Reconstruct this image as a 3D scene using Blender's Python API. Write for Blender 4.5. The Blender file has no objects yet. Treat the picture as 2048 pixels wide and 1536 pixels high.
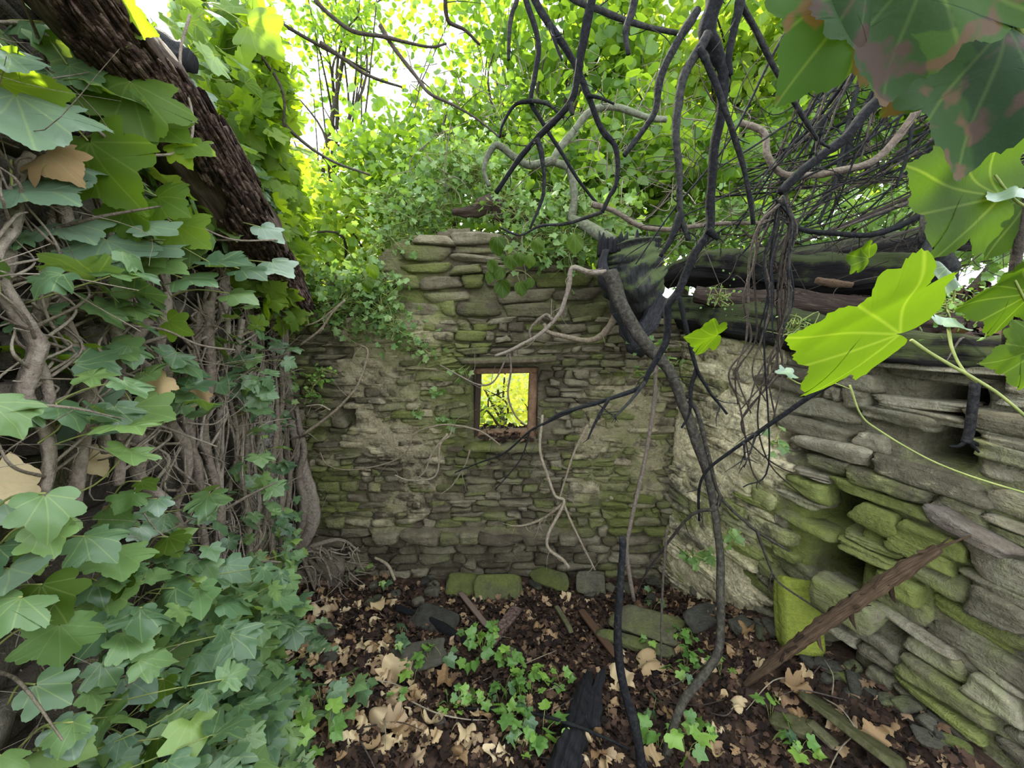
import bpy, math, random
import numpy as np
from mathutils import Vector

# ------------------------------------------------------------------ camera, sky, sun, exposure
scene = bpy.context.scene
COL = scene.collection
F = 770.0                      # focal length in pixels of a 2048 px wide frame
PITCH = math.radians(10.0)
CAMZ = 2.0
cam = bpy.data.cameras.new('camera')
cam.sensor_width = 36.0
cam.lens = 36.0 * F / 2048.0
cam.clip_start = 0.02
cam_o = bpy.data.objects.new('camera', cam)
COL.objects.link(cam_o)
cam_o.location = (0, 0, CAMZ)
cam_o.rotation_euler = (math.radians(90) - PITCH, 0, 0)
scene.camera = cam_o

world = bpy.data.worlds.new('world')
scene.world = world
world.use_nodes = True
bg = world.node_tree.nodes['Background']
bg.inputs[0].default_value = (0.86, 0.93, 1.0, 1)
bg.inputs[1].default_value = 3.3

sun = bpy.data.lights.new('sun', 'SUN')
sun.energy = 13.0
sun.color = (1.0, 0.93, 0.76)
sun.angle = math.radians(2.0)
sun_o = bpy.data.objects.new('sun', sun)
COL.objects.link(sun_o)
# light travels towards +x, -y, -z : the sun stands behind the back wall, up to the left
sun_o.rotation_euler = Vector((0.40, -0.62, -0.72)).to_track_quat('-Z', 'Y').to_euler()

vs = scene.view_settings
vs.view_transform = 'Standard'
vs.look = 'None'
vs.gamma = 1.0
vs.use_curve_mapping = False
vs.exposure = 0.35
scene.cycles.max_bounces = 6
scene.cycles.diffuse_bounces = 4
scene.cycles.glossy_bounces = 2
scene.cycles.transmission_bounces = 4

rng = np.random.default_rng(11)
rnd = random.Random(5)

# ------------------------------------------------------------------ pixel -> place
CP, SP = math.cos(PITCH), math.sin(PITCH)


def ray(px, py):
    x, d = (px - 1024) / F, (py - 768) / F
    return np.array([x, CP - d * SP, -SP - d * CP])


def at(px, py, Y):
    r = ray(px, py)
    return r * (Y / r[1]) + np.array([0, 0, CAMZ])


def on_plane(px, py, p, n, off=0.0):
    r = ray(px, py)
    c = np.array([0, 0, CAMZ])
    n = np.array(n)
    t = (np.dot(np.array(p) - c, n) + off) / np.dot(r, n)
    return c + r * t


LP0, LP1 = np.array([-1.82, 3.0, 0]), np.array([-1.30, 1.52, 0])
LDIR = (LP1 - LP0) / np.linalg.norm(LP1 - LP0)      # along the left wall, towards the camera
LN = np.array([-LDIR[1], LDIR[0], 0])
if LN[0] < 0: LN = -LN
RP0, RP1 = np.array([1.32, 3.0, 0]), np.array([1.82, 1.3, 0])
RDIR = (RP1 - RP0) / np.linalg.norm(RP1 - RP0)
RN = np.array([-RDIR[1], RDIR[0], 0])
if RN[0] > 0: RN = -RN


def on_left(px, py, off=0.0): return on_plane(px, py, LP0, LN, off)
def on_right(px, py, off=0.0): return on_plane(px, py, RP0, RN, off)


def smooth(t):
    t = np.clip(t, 0, 1)
    return t * t * (3 - 2 * t)


class Noise:
    def __init__(s, seed, n=7, f=1.0):
        g = np.random.default_rng(seed)
        s.k = g.normal(size=(n, 3)) * f
        s.p = g.uniform(0, 6.28, n)
        s.n = n

    def __call__(s, P):
        return np.sin(P @ s.k.T + s.p).sum(-1) / math.sqrt(s.n)


G1, G2, G3 = Noise(1, 8, 2.6), Noise(2, 8, 9.0), Noise(3, 10, 26.0)


def ground_z(x, y):
    x, y = np.asarray(x, float), np.asarray(y, float)
    P = np.stack([x, y, np.zeros_like(x)], -1)
    dl = (P - LP0) @ LN
    dr = (P - RP0) @ RN
    z = -0.27 + 0.24 * smooth((2.9 - y) / 1.7)
    z = z + 0.24 * np.exp(-(np.maximum(dl, 0) / 0.5) ** 2) * smooth((3.6 - y) / 1.0)
    z = z + 0.36 * np.exp(-(np.maximum(dr, 0) / 0.42) ** 2) * smooth((3.05 - y) / 1.1)
    return z + 0.018 * G1(P) + 0.010 * G2(P) + 0.005 * G3(P)


def on_ground(px, py, lift=0.0):
    r = ray(px, py)
    t = 0.5
    while t < 8:
        p = np.array([0, 0, CAMZ]) + r * t
        if p[2] <= ground_z(p[0], p[1]) + lift:
            break
        t += 0.01
    p[2] = ground_z(p[0], p[1]) + lift
    return p


# ------------------------------------------------------------------ mesh building
class Geo:
    def __init__(s):
        s.v, s.t, s.q, s.lc, s.n = [], [], [], [], 0

    def add(s, V, tris=None, quads=None, lc=None):
        V = np.asarray(V, float)
        if tris is not None and len(tris): s.t.append(np.asarray(tris, int) + s.n)
        if quads is not None and len(quads): s.q.append(np.asarray(quads, int) + s.n)
        s.v.append(V)
        if lc is None: lc = np.zeros((len(V), 3))
        lc = np.asarray(lc, float)
        if lc.ndim == 1: lc = np.tile(lc, (len(V), 1))
        s.lc.append(lc)
        s.n += len(V)

    def build(s, name, mat, parent=None, flat=False):
        me = bpy.data.meshes.new(name)
        V = np.concatenate(s.v)
        me.vertices.add(len(V))
        o = bpy.data.objects.new(name, me)
        if parent is not None:
            V = V - np.array(parent['_o'][:]) if '_o' in parent else V
        me.vertices.foreach_set('co', V.ravel())
        T = np.concatenate(s.t) if s.t else np.zeros((0, 3), int)
        Q = np.concatenate(s.q) if s.q else np.zeros((0, 4), int)
        me.loops.add(T.size + Q.size)
        me.polygons.add(len(T) + len(Q))
        me.loops.foreach_set('vertex_index', np.concatenate([T.ravel(), Q.ravel()]).astype(np.int32))
        st = np.concatenate([np.arange(len(T)) * 3, T.size + np.arange(len(Q)) * 4]).astype(np.int32)
        me.polygons.foreach_set('loop_start', st)
        me.update(calc_edges=True)
        a = me.attributes.new('lc', 'FLOAT_VECTOR', 'POINT')
        a.data.foreach_set('vector', np.concatenate(s.lc).ravel())
        if not flat: me.shade_smooth()
        me.materials.append(mat)
        COL.objects.link(o)
        o.parent = parent
        return o


def empty(name, loc=(0, 0, 0)):
    o = bpy.data.objects.new(name, None)
    o.location = [float(c) for c in loc]
    o['_o'] = [float(c) for c in loc]
    o.empty_display_size = 0.1
    COL.objects.link(o)
    return o


def tag(o, label, cat, group=None):
    o['label'], o['category'] = label, cat
    if 'kind' not in o: o['kind'] = 'thing'
    if group: o['group'] = group
    return o


def struct(o, label=None, cat=None):
    o['kind'] = 'structure'
    if label: o['label'] = label
    if cat: o['category'] = cat
    return o


def finish_things():
    for o in bpy.data.objects:
        if '_o' in o: del o['_o']


def copy_tree(o, parent=None):
    c = o.copy()
    COL.objects.link(c)
    c.parent = parent
    for ch in [k for k in bpy.data.objects if k.parent == o]:
        copy_tree(ch, c)
    return c


def catmull(P, n=6):
    P = np.asarray(P, float)
    if len(P) < 3:
        t = np.linspace(0, 1, n * 2)[:, None]
        return P[0] + (P[-1] - P[0]) * t
    E = np.vstack([2 * P[0] - P[1], P, 2 * P[-1] - P[-2]])
    out = []
    for i in range(1, len(E) - 2):
        p0, p1, p2, p3 = E[i - 1:i + 3]
        for t in np.linspace(0, 1, n, endpoint=False):
            out.append(0.5 * ((2 * p1) + (-p0 + p2) * t + (2 * p0 - 5 * p1 + 4 * p2 - p3) * t * t + (-p0 + 3 * p1 - 3 * p2 + p3) * t ** 3))
    out.append(P[-1])
    return np.array(out)


def tube(g, pts, r, sides=7, n=6, rough=0.10, squash=1.0, cap=True, lump=0.0, rv=None, twist=0.0, ridge=0.0):
    C = catmull(pts, n)
    m = len(C)
    r = np.atleast_1d(np.asarray(r, float))
    R = np.interp(np.linspace(0, 1, m), np.linspace(0, 1, len(r)), r) if len(r) > 1 else np.full(m, r[0])
    T = np.gradient(C, axis=0)
    T /= np.linalg.norm(T, axis=1)[:, None] + 1e-9
    up = np.array([0.13, 0.21, 0.97]) if abs(T[0][2]) < 0.8 else np.array([0.9, 0.3, 0.1])
    N = np.zeros_like(T)
    a = up - T[0] * np.dot(up, T[0])
    N[0] = a / np.linalg.norm(a)
    for i in range(1, m):
        a = N[i - 1] - T[i] * np.dot(N[i - 1], T[i])
        N[i] = a / (np.linalg.norm(a) + 1e-9)
    B = np.cross(T, N)
    ang = np.linspace(0, 2 * math.pi, sides, endpoint=False)
    sd = rng.integers(1 << 30)
    nz = Noise(sd, 6, 1.0)
    if rv is None: rv = rng.uniform()
    AA = ang[None, :] + np.zeros((m, 1)) + twist * np.linspace(0, 1, m)[:, None]
    Pn = np.stack([np.cos(ang)[None, :] * 2 + np.zeros((m, 1)), np.sin(ang)[None, :] * 2 + np.zeros((m, 1)), np.linspace(0, m * 0.7, m)[:, None] + np.zeros((1, sides))], -1)
    rr = R[:, None] * (1 + rough * nz(Pn))
    if lump: rr = rr * (1 + lump * np.sin(AA * 3 + nz.p[0]) + lump * 0.6 * np.sin(AA * 5 + nz.p[1]))
    if ridge:
        n2 = Noise(sd + 1, 9, 1.0)
        Pr = np.stack([np.cos(ang)[None, :] * 9 + np.zeros((m, 1)), np.sin(ang)[None, :] * 9 + np.zeros((m, 1)), np.linspace(0, m * .28, m)[:, None] + np.zeros((1, sides))], -1)
        rr = rr * (1 + ridge * np.round(n2(Pr) * 1.6) / 1.6)
    V = C[:, None, :] + N[:, None, :] * (np.cos(AA) * rr)[..., None] + B[:, None, :] * (np.sin(AA) * rr * squash)[..., None]
    V = V.reshape(-1, 3)
    i = np.arange(m - 1)[:, None] * sides
    j = np.arange(sides)[None, :]
    j2 = (j + 1) % sides
    q = np.stack([i + j, i + j2, i + sides + j2, i + sides + j], -1).reshape(-1, 4)
    s_len = np.linspace(0, 1, m)
    lc = np.stack([np.repeat(s_len, sides), np.tile(ang / 6.283, m), np.full(m * sides, rv)], -1)
    if cap:
        V = np.vstack([V, C[0] - T[0] * R[0] * 0.3, C[-1] + T[-1] * R[-1] * 0.3])
        k = m * sides
        t0 = np.stack([np.full(sides, k), (np.arange(sides) + 1) % sides, np.arange(sides)], -1)
        b = (m - 1) * sides
        t1 = np.stack([np.full(sides, k + 1), b + np.arange(sides), b + (np.arange(sides) + 1) % sides], -1)
        lc = np.vstack([lc, [0, 0, rv], [1, 0, rv]])
        g.add(V, np.vstack([t0, t1]), q, lc)
    else:
        g.add(V, None, q, lc)
    return C


def cube_grid(n):
    vs_, idx, quads = [], {}, []
    lin = np.linspace(-1, 1, n + 1)
    def vid(p):
        k = tuple(np.round(p, 5))
        if k not in idx:
            idx[k] = len(vs_)
            vs_.append(p)
        return idx[k]
    for ax in range(3):
        for s in (-1, 1):
            for i in range(n):
                for j in range(n):
                    c = []
                    for (di, dj) in ((0, 0), (1, 0), (1, 1), (0, 1)):
                        p = np.zeros(3)
                        p[ax] = s
                        p[(ax + 1) % 3] = lin[i + di]
                        p[(ax + 2) % 3] = lin[j + dj]
                        c.append(vid(p))
                    quads.append(c if s > 0 else c[::-1])
    return np.array(vs_), np.array(quads)


CG = {n: cube_grid(n) for n in (3, 5, 8)}


def rock(g, c, ax, size, e=5.0, amp=0.10, n=5, lc=(0, 0, 0), taper=0.15, fine=0.03):
    """rounded irregular block: ax is a 3x3 with rows = axis directions, size the half sizes"""
    P, q = CG[n]
    nrm = (np.abs(P) ** e).sum(1) ** (1 / e)
    Q = P / nrm[:, None]
    k = rng.normal(size=(5, 3)) * 1.6
    ph = rng.uniform(0, 6.28, 5)
    Q = Q * (1 + amp * (np.sin(Q @ k.T + ph).sum(1) / 2.2))[:, None]
    k2 = rng.normal(size=(5, 3)) * 6
    Q = Q + fine * np.sin(Q @ k2.T + ph)[:, :3]
    tp = rng.uniform(-taper, taper, 6)
    x, y, z = Q[:, 0].copy(), Q[:, 1].copy(), Q[:, 2].copy()
    z = z * (1 + tp[0] * x + tp[2] * y) + tp[3] * x * 0.6
    x = x * (1 + tp[1] * z) + tp[4] * z * 0.5
    V = np.asarray(c) + np.outer(x * size[0], ax[0]) + np.outer(y * size[1], ax[1]) + np.outer(z * size[2], ax[2])
    g.add(V, None, q, np.tile(np.asarray(lc, float), (len(V), 1)))


def rotmat(axis, a):
    axis = np.asarray(axis, float)
    axis = axis / np.linalg.norm(axis)
    K = np.array([[0, -axis[2], axis[1]], [axis[2], 0, -axis[0]], [-axis[1], axis[0], 0]])
    return np.eye(3) + math.sin(a) * K + (1 - math.cos(a)) * K @ K


# ------------------------------------------------------------------ leaves
def leaf_template(kind, fine=False):
    """outline with the stem at the origin, tip towards +y, unit length about 1"""
    if kind == 'round':
        o = [(0, 0), (.30, .08), (.46, .36), (.40, .66), (.20, .88), (0, 1.05), (-.20, .88), (-.40, .66), (-.46, .36), (-.30, .08)]
        c = (0, .42)
    elif kind == 'small':
        o = [(0, 0), (.36, .25), (.34, .62), (0, 1.0), (-.34, .62), (-.36, .25)]
        c = (0, .45)
    elif kind == 'ivy':
        h = [(0, .06), (.16, -.10), (.42, -.08), (.56, .12), (.44, .26), (.64, .46), (.60, .58), (.34, .62), (.22, .80), (0, 1.08)]
        o = h + [(-x, y) for x, y in h[-2:0:-1]]
        c = (0, .30)
    elif kind == 'maple':
        h = [(0, .04), (.10, -.14), (.30, -.20), (.46, -.10), (.62, -.06), (.60, .08), (.50, .16), (.66, .26), (.84, .42), (.82, .52), (.70, .54), (.66, .66),
             (.46, .64), (.36, .70), (.34, .84), (.20, .92), (.10, 1.02), (0, 1.12)]
        l = [(-x * (1 + .08 * math.sin(i * 2.1)), y + .03 * math.sin(i * 3.7)) for i, (x, y) in enumerate(h)]
        o = h + l[-2:0:-1]
        c = (0, .32)
    elif kind == 'dry':
        h = [(0, .05), (.18, -.05), (.40, .05), (.62, .10), (.48, .30), (.66, .52), (.40, .54), (.26, .72), (.12, .84), (0, 1.0)]
        o = h + [(-x * .9, y * 1.03) for x, y in h[-2:0:-1]]
        c = (0, .34)
    o = np.array(o + [c], float)
    if fine:
        # denser, slightly toothed outline and several rings so that the blade bends smoothly
        q = o[:-1]
        d = []
        for i in range(len(q)):
            a, b = q[i], q[(i + 1) % len(q)]
            for j in range(4):
                p = a + (b - a) * j / 4
                nr = np.array([b[1] - a[1], a[0] - b[0]])
                d.append(p + nr * (.10 * math.sin(math.pi * j / 4)) + (p - o[-1]) * (.022 * math.sin(i * 5.1 + j * 2.7) if j else 0))
        d = np.array(d)
        m = len(d)
        rings = [1, .85, .68, .5, .33, .17]
        V2 = np.vstack([(d - o[-1]) * r + o[-1] for r in rings] + [o[-1:]])
        V = np.zeros((len(V2), 3))
        V[:, :2] = V2
        i = np.arange(m)
        j = (i + 1) % m
        T = []
        for r in range(len(rings) - 1):
            a, b = r * m, (r + 1) * m
            T += [np.stack([a + i, a + j, b + j], -1), np.stack([a + i, b + j, b + i], -1)]
        b = (len(rings) - 1) * m
        T.append(np.stack([b + i, b + j, np.full(m, len(V2) - 1)], -1))
        return V, np.vstack(T)
    n = len(o) - 1
    # an inner ring makes the blade curve
    inner = (o[:n] - o[n]) * 0.55 + o[n]
    V2 = np.vstack([o[:n], inner, o[n:]])
    V = np.zeros((len(V2), 3))
    V[:, :2] = V2
    i = np.arange(n)
    j = (i + 1) % n
    if kind == 'small':
        V = np.vstack([V[:n], V[-1:]])
        T = np.stack([i, j, np.full(n, n)], -1)
        return V, T
    T = np.vstack([np.stack([i, j, n + j], -1), np.stack([i, n + j, n + i], -1), np.stack([n + i, n + j, np.full(n, 2 * n)], -1)])
    return V, T


TPL = {k: leaf_template(k) for k in ('round', 'small', 'ivy', 'maple', 'dry')}
TPL.update({'fine_' + k: leaf_template(k, True) for k in ('round', 'ivy', 'maple', 'dry')})


def unit(a):
    a = np.asarray(a, float)
    return a / (np.linalg.norm(a, axis=-1, keepdims=True) + 1e-9)


def leaves(g, kind, P, N, U, S, curl=0.25, fold=0.25, rv=None, warp=0.06):
    """P positions of stem ends, N blade normals, U tip directions, S lengths"""
    V0, T = TPL[kind]
    P, N, U = np.atleast_2d(P), unit(np.atleast_2d(N)), np.atleast_2d(U)
    n, m = len(P), len(V0)
    S = np.broadcast_to(np.asarray(S, float), (n,))
    Y = unit(U - (U * N).sum(1)[:, None] * N)
    X = np.cross(Y, N)
    x, y = V0[:, 0], V0[:, 1]
    cu = rng.uniform(-0.3, 1, n)[:, None] * curl
    fo = rng.uniform(0.1, 1, n)[:, None] * fold
    ph = rng.uniform(0, 6.28, (n, 1))
    z = -cu * (y - .35)[None, :] ** 2 * 1.6 - cu * .8 * (x ** 2)[None, :] * 1.5 + fo * np.sqrt(x * x + .01)[None, :] + warp * np.sin(x * 6 + y * 5 + ph)
    W = 1 + rng.uniform(-.12, .12, (n, 1))
    V = P[:, None, :] + S[:, None, None] * ((x[None, :] * W)[..., None] * X[:, None, :] + y[None, :, None] * Y[:, None, :] + z[..., None] * N[:, None, :])
    if rv is None: rv = rng.uniform(0, 1, n)
    rv = np.broadcast_to(rv, (n,))
    lc = np.stack([np.tile(x, n), np.tile(y, n), np.repeat(rv, m)], -1)
    TT = (T[None] + (np.arange(n) * m)[:, None, None]).reshape(-1, 3)
    g.add(V.reshape(-1, 3), TT, None, lc)


def rdir(n, bias=(0, 0, 0), s=1.0):
    return unit(rng.normal(size=(n, 3)) * s + np.array(bias))


# ------------------------------------------------------------------ materials
def new_mat(name):
    m = bpy.data.materials.new(name)
    m.use_nodes = True
    nt = m.node_tree
    nt.nodes.clear()
    out = nt.nodes.new('ShaderNodeOutputMaterial')
    return m, nt, out


def N_(nt, t, **kw):
    n = nt.nodes.new(t)
    for k, v in kw.items():
        if k.startswith('i_'):
            n.inputs[int(k[2:])].default_value = v
        else:
            setattr(n, k, v)
    return n


def math_n(nt, op, a, b=None, clamp=False):
    n = nt.nodes.new('ShaderNodeMath')
    n.operation = op
    n.use_clamp = clamp
    for i, v in enumerate((a, b)):
        if v is None: continue
        if isinstance(v, (int, float)): n.inputs[i].default_value = v
        else: nt.links.new(v, n.inputs[i])
    return n.outputs[0]


def ramp(nt, fac, stops):
    n = nt.nodes.new('ShaderNodeValToRGB')
    e = n.color_ramp.elements
    while len(e) > 1: e.remove(e[0])
    e[0].position = stops[0][0]
    e[0].color = (*stops[0][1], 1)
    for p, c in stops[1:]:
        x = e.new(p)
        x.color = (*c, 1)
    nt.links.new(fac, n.inputs[0])
    return n.outputs[0]


def mixc(nt, fac, a, b, mode='MIX'):
    n = nt.nodes.new('ShaderNodeMix')
    n.data_type = 'RGBA'
    n.blend_type = mode
    for sock, v in ((0, fac), (6, a), (7, b)):
        if isinstance(v, (int, float)): n.inputs[sock].default_value = v
        elif isinstance(v, tuple): n.inputs[sock].default_value = (*v, 1)
        else: nt.links.new(v, n.inputs[sock])
    return n.outputs[2]


def noise_n(nt, scale, detail=4, vec=None, rough=.6):
    n = nt.nodes.new('ShaderNodeTexNoise')
    n.inputs['Scale'].default_value = scale
    n.inputs['Detail'].default_value = detail
    n.inputs['Roughness'].default_value = rough
    if vec is not None: nt.links.new(vec, n.inputs['Vector'])
    return n.outputs[0]


def geo_pos(nt):
    return nt.nodes.new('ShaderNodeNewGeometry').outputs['Position']


def lc_n(nt):
    a = nt.nodes.new('ShaderNodeAttribute')
    a.attribute_name = 'lc'
    s = nt.nodes.new('ShaderNodeSeparateXYZ')
    nt.links.new(a.outputs['Vector'], s.inputs[0])
    return s.outputs


def principled(nt, col, rough=.6, spec=.4, normal=None):
    b = nt.nodes.new('ShaderNodeBsdfPrincipled')
    if isinstance(col, tuple): b.inputs['Base Color'].default_value = (*col, 1)
    else: nt.links.new(col, b.inputs['Base Color'])
    if isinstance(rough, (int, float)): b.inputs['Roughness'].default_value = rough
    else: nt.links.new(rough, b.inputs['Roughness'])
    b.inputs['Specular IOR Level'].default_value = spec
    if normal is not None: nt.links.new(normal, b.inputs['Normal'])
    return b.outputs[0]


def bump_n(nt, h, strength=.5, dist=.02):
    b = nt.nodes.new('ShaderNodeBump')
    b.inputs['Strength'].default_value = strength
    b.inputs['Distance'].default_value = dist
    nt.links.new(h, b.inputs['Height'])
    return b.outputs[0]


def leaf_mat(name, stops, trans=.4, tcol=(1.5, 1.5, .5), rough=.42, veins=(0, 28, -28, 62, -62), vein_s=.5, spots=0.0, spotc=(.12, .08, .03), spec=.5):
    m, nt, out = new_mat(name)
    x, y, r = lc_n(nt)
    oi = nt.nodes.new('ShaderNodeObjectInfo').outputs['Random']
    f = math_n(nt, 'FRACT', math_n(nt, 'ADD', r, oi))
    col = ramp(nt, f, stops)
    pos = geo_pos(nt)
    nz = noise_n(nt, 55, 3, pos)
    col = mixc(nt, math_n(nt, 'MULTIPLY', nz, .35), col, mixc(nt, 1.0, col, (.6, .65, .5), 'MULTIPLY'))
    if vein_s > 0:
        best = None
        for a in veins:
            ca, sa = math.cos(math.radians(a)), math.sin(math.radians(a))
            perp = math_n(nt, 'ABSOLUTE', math_n(nt, 'SUBTRACT', math_n(nt, 'MULTIPLY', x, ca), math_n(nt, 'MULTIPLY', y, sa)))
            along = math_n(nt, 'ADD', math_n(nt, 'MULTIPLY', x, sa), math_n(nt, 'MULTIPLY', y, ca))
            perp = math_n(nt, 'ADD', perp, math_n(nt, 'MULTIPLY', math_n(nt, 'LESS_THAN', along, 0), 1.0))
            best = perp if best is None else math_n(nt, 'MINIMUM', best, perp)
        v = math_n(nt, 'SUBTRACT', 1.0, math_n(nt, 'DIVIDE', best, .022), clamp=True)
        col = mixc(nt, math_n(nt, 'MULTIPLY', v, vein_s), col, mixc(nt, .6, col, (.35, .42, .14)))
    if spots:
        sp = noise_n(nt, 16, 2, pos)
        sm = math_n(nt, 'MULTIPLY', math_n(nt, 'SUBTRACT', sp, .53, clamp=True), 14, clamp=True)
        col = mixc(nt, math_n(nt, 'MULTIPLY', sm, spots), col, spotc)
    bs = principled(nt, col, rough, spec, bump_n(nt, nz, .25, .004))
    tr = nt.nodes.new('ShaderNodeBsdfTranslucent')
    nt.links.new(mixc(nt, 1.0, col, tcol, 'MULTIPLY'), tr.inputs[0])
    mx = nt.nodes.new('ShaderNodeMixShader')
    mx.inputs[0].default_value = trans
    nt.links.new(bs, mx.inputs[1])
    nt.links.new(tr.outputs[0], mx.inputs[2])
    nt.links.new(mx.outputs[0], out.inputs[0])
    return m


def bark_mat(name, stops, scale=30, moss=0.0, mossc=(.10, .15, .03), rough=.85, stretch=.12, bump=.6, lcgrain=False, spec=.25):
    m, nt, out = new_mat(name)
    pos = geo_pos(nt)
    x, y, r = lc_n(nt)
    if lcgrain:
        cb = nt.nodes.new('ShaderNodeCombineXYZ')
        nt.links.new(math_n(nt, 'MULTIPLY', x, 5.0), cb.inputs[0])
        nt.links.new(math_n(nt, 'MULTIPLY', math_n(nt, 'SINE', math_n(nt, 'MULTIPLY', y, 6.283)), 4.0), cb.inputs[1])
        nt.links.new(math_n(nt, 'MULTIPLY', math_n(nt, 'COSINE', math_n(nt, 'MULTIPLY', y, 6.283)), 4.0), cb.inputs[2])
        g1 = noise_n(nt, 2.6, 6, cb.outputs[0], .7)
    else:
        g1 = noise_n(nt, scale, 5, pos, .65)
    g2 = noise_n(nt, 9, 3, pos)
    f = math_n(nt, 'ADD', math_n(nt, 'MULTIPLY', g1, 1.1), math_n(nt, 'MULTIPLY', math_n(nt, 'SUBTRACT', r, .5), .35))
    col = ramp(nt, f, stops)
    if moss:
        up = nt.nodes.new('ShaderNodeSeparateXYZ')
        nt.links.new(nt.nodes.new('ShaderNodeNewGeometry').outputs['Normal'], up.inputs[0])
        mm = math_n(nt, 'ADD', math_n(nt, 'MULTIPLY', up.outputs[2], .35), math_n(nt, 'SUBTRACT', g2, .56 - .2 * moss))
        mm = math_n(nt, 'MULTIPLY', mm, 7, clamp=True)
        col = mixc(nt, math_n(nt, 'MULTIPLY', mm, min(1, moss)), col, mossc)
    b = principled(nt, col, rough, spec, bump_n(nt, g1, bump, .015))
    nt.links.new(b, out.inputs[0])
    return m


def stone_mat(name, stops, mossc=(.115, .14, .03), plaster=(.36, .31, .22), wet=(.05, .05, .04), moss_gain=1.0):
    """lc = (moss amount, plaster amount, random)"""
    m, nt, out = new_mat(name)
    pos = geo_pos(nt)
    ms, pl, r = lc_n(nt)
    base = ramp(nt, r, stops)
    n1 = noise_n(nt, 11, 6, pos, .7)
    n2 = noise_n(nt, 45, 5, pos, .7)
    n3 = noise_n(nt, 3.2, 3, pos)
    mp = nt.nodes.new('ShaderNodeMapping')
    mp.inputs['Scale'].default_value = (12, 12, 55)
    nt.links.new(pos, mp.inputs[0])
    strata = noise_n(nt, 1.0, 4, mp.outputs[0], .6)
    col = mixc(nt, math_n(nt, 'MULTIPLY', math_n(nt, 'SUBTRACT', n1, .40, clamp=True), 2.6, clamp=True), mixc(nt, 1.0, base, (.55, .52, .48), 'MULTIPLY'), base)
    col = mixc(nt, math_n(nt, 'MULTIPLY', math_n(nt, 'SUBTRACT', n2, .52, clamp=True), 3.2, clamp=True), col, mixc(nt, 1.0, col, (1.7, 1.65, 1.55), 'MULTIPLY'))
    col = mixc(nt, math_n(nt, 'MULTIPLY', math_n(nt, 'SUBTRACT', strata, .5, clamp=True), 1.6, clamp=True), col, mixc(nt, 1.0, col, (.6, .55, .5), 'MULTIPLY'))
    # pale lime render and lichen
    pm = math_n(nt, 'MULTIPLY', math_n(nt, 'ADD', math_n(nt, 'SUBTRACT', n1, .72), math_n(nt, 'MULTIPLY', pl, .5)), 6, clamp=True)
    plc = mixc(nt, math_n(nt, 'MULTIPLY', math_n(nt, 'SUBTRACT', n2, .35, clamp=True), 3.0, clamp=True), mixc(nt, 1.0, base, (1.5, 1.42, 1.2), 'MULTIPLY'), plaster)
    col = mixc(nt, pm, col, plc)
    # moss and algae
    t = math_n(nt, 'ADD', math_n(nt, 'MULTIPLY', n3, .60), math_n(nt, 'MULTIPLY', n1, .5))
    mm = math_n(nt, 'MULTIPLY', math_n(nt, 'ADD', math_n(nt, 'SUBTRACT', t, .80), math_n(nt, 'MULTIPLY', ms, .52 * moss_gain)), 4.0, clamp=True)
    mcol = mixc(nt, n2, mixc(nt, 1.0, (1., 1., 1.), (mossc[0] * .55, mossc[1] * .6, mossc[2] * .8), 'MULTIPLY'), (mossc[0] * 1.5, mossc[1] * 1.4, mossc[2] * 1.2))
    col = mixc(nt, math_n(nt, 'MULTIPLY', mm, .82), col, mcol)
    h = math_n(nt, 'ADD', math_n(nt, 'ADD', n1, math_n(nt, 'MULTIPLY', n2, .5)), math_n(nt, 'MULTIPLY', strata, .5))
    b = principled(nt, col, .88, .25, bump_n(nt, h, .9, .028))
    nt.links.new(b, out.inputs[0])
    return m


def simple_mat(name, c1, c2, scale=20, rough=.9, bump=.5):
    m, nt, out = new_mat(name)
    pos = geo_pos(nt)
    n = noise_n(nt, scale, 6, pos, .7)
    col = ramp(nt, n, [(.3, c1), (.7, c2)])
    nt.links.new(principled(nt, col, rough, .2, bump_n(nt, n, bump, .02)), out.inputs[0])
    return m


M = {}
M['stone_back'] = stone_mat('mossy_rubble_stone', [(0, (.12, .10, .07)), (.35, (.20, .175, .12)), (.7, (.27, .245, .17)), (1, (.36, .325, .23))], mossc=(.13, .155, .035), plaster=(.40, .35, .24))
M['stone_right'] = stone_mat('slaty_wall_stone', [(0, (.15, .135, .095)), (.4, (.25, .235, .17)), (.75, (.34, .32, .24)), (1, (.47, .44, .34))], mossc=(.17, .21, .04), plaster=(.88, .77, .50))
M['stone_left'] = stone_mat('pale_render_stone', [(0, (.05, .04, .034)), (.5, (.10, .083, .07)), (1, (.20, .175, .15))], plaster=(.66, .64, .60), moss_gain=.6)  # dark stops paint the shade of the gaps between ivy into the stone
M['stone_loose'] = stone_mat('loose_stone', [(0, (.06, .06, .05)), (.5, (.10, .10, .078)), (1, (.17, .16, .12))], plaster=(.35, .32, .25))
M['stone_moss'] = stone_mat('moss_covered_stone', [(0, (.20, .20, .13)), (1, (.28, .26, .18))], mossc=(.20, .25, .02), moss_gain=.95)
M['soil'] = simple_mat('dark_leaf_mould', (.018, .012, .008), (.085, .052, .034), 34)
M['grass_ground'] = simple_mat('undergrowth_ground', (.05, .07, .02), (.16, .20, .05), 7)
M['bark_dark'] = bark_mat('dark_branch_bark', [(.2, (.006, .006, .007)), (.55, (.016, .016, .019)), (.9, (.05, .048, .045))], 60, moss=.12, mossc=(.035, .045, .02), spec=.08)
M['bark_twig'] = bark_mat('twig_bark', [(.2, (.02, .015, .012)), (.55, (.05, .038, .03)), (.9, (.12, .10, .08))], 60)
M['bark_pale'] = bark_mat('pale_vine_bark', [(.2, (.12, .09, .065)), (.55, (.27, .215, .155)), (.9, (.42, .36, .28))], 50, moss=.15, mossc=(.16, .18, .06))
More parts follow.
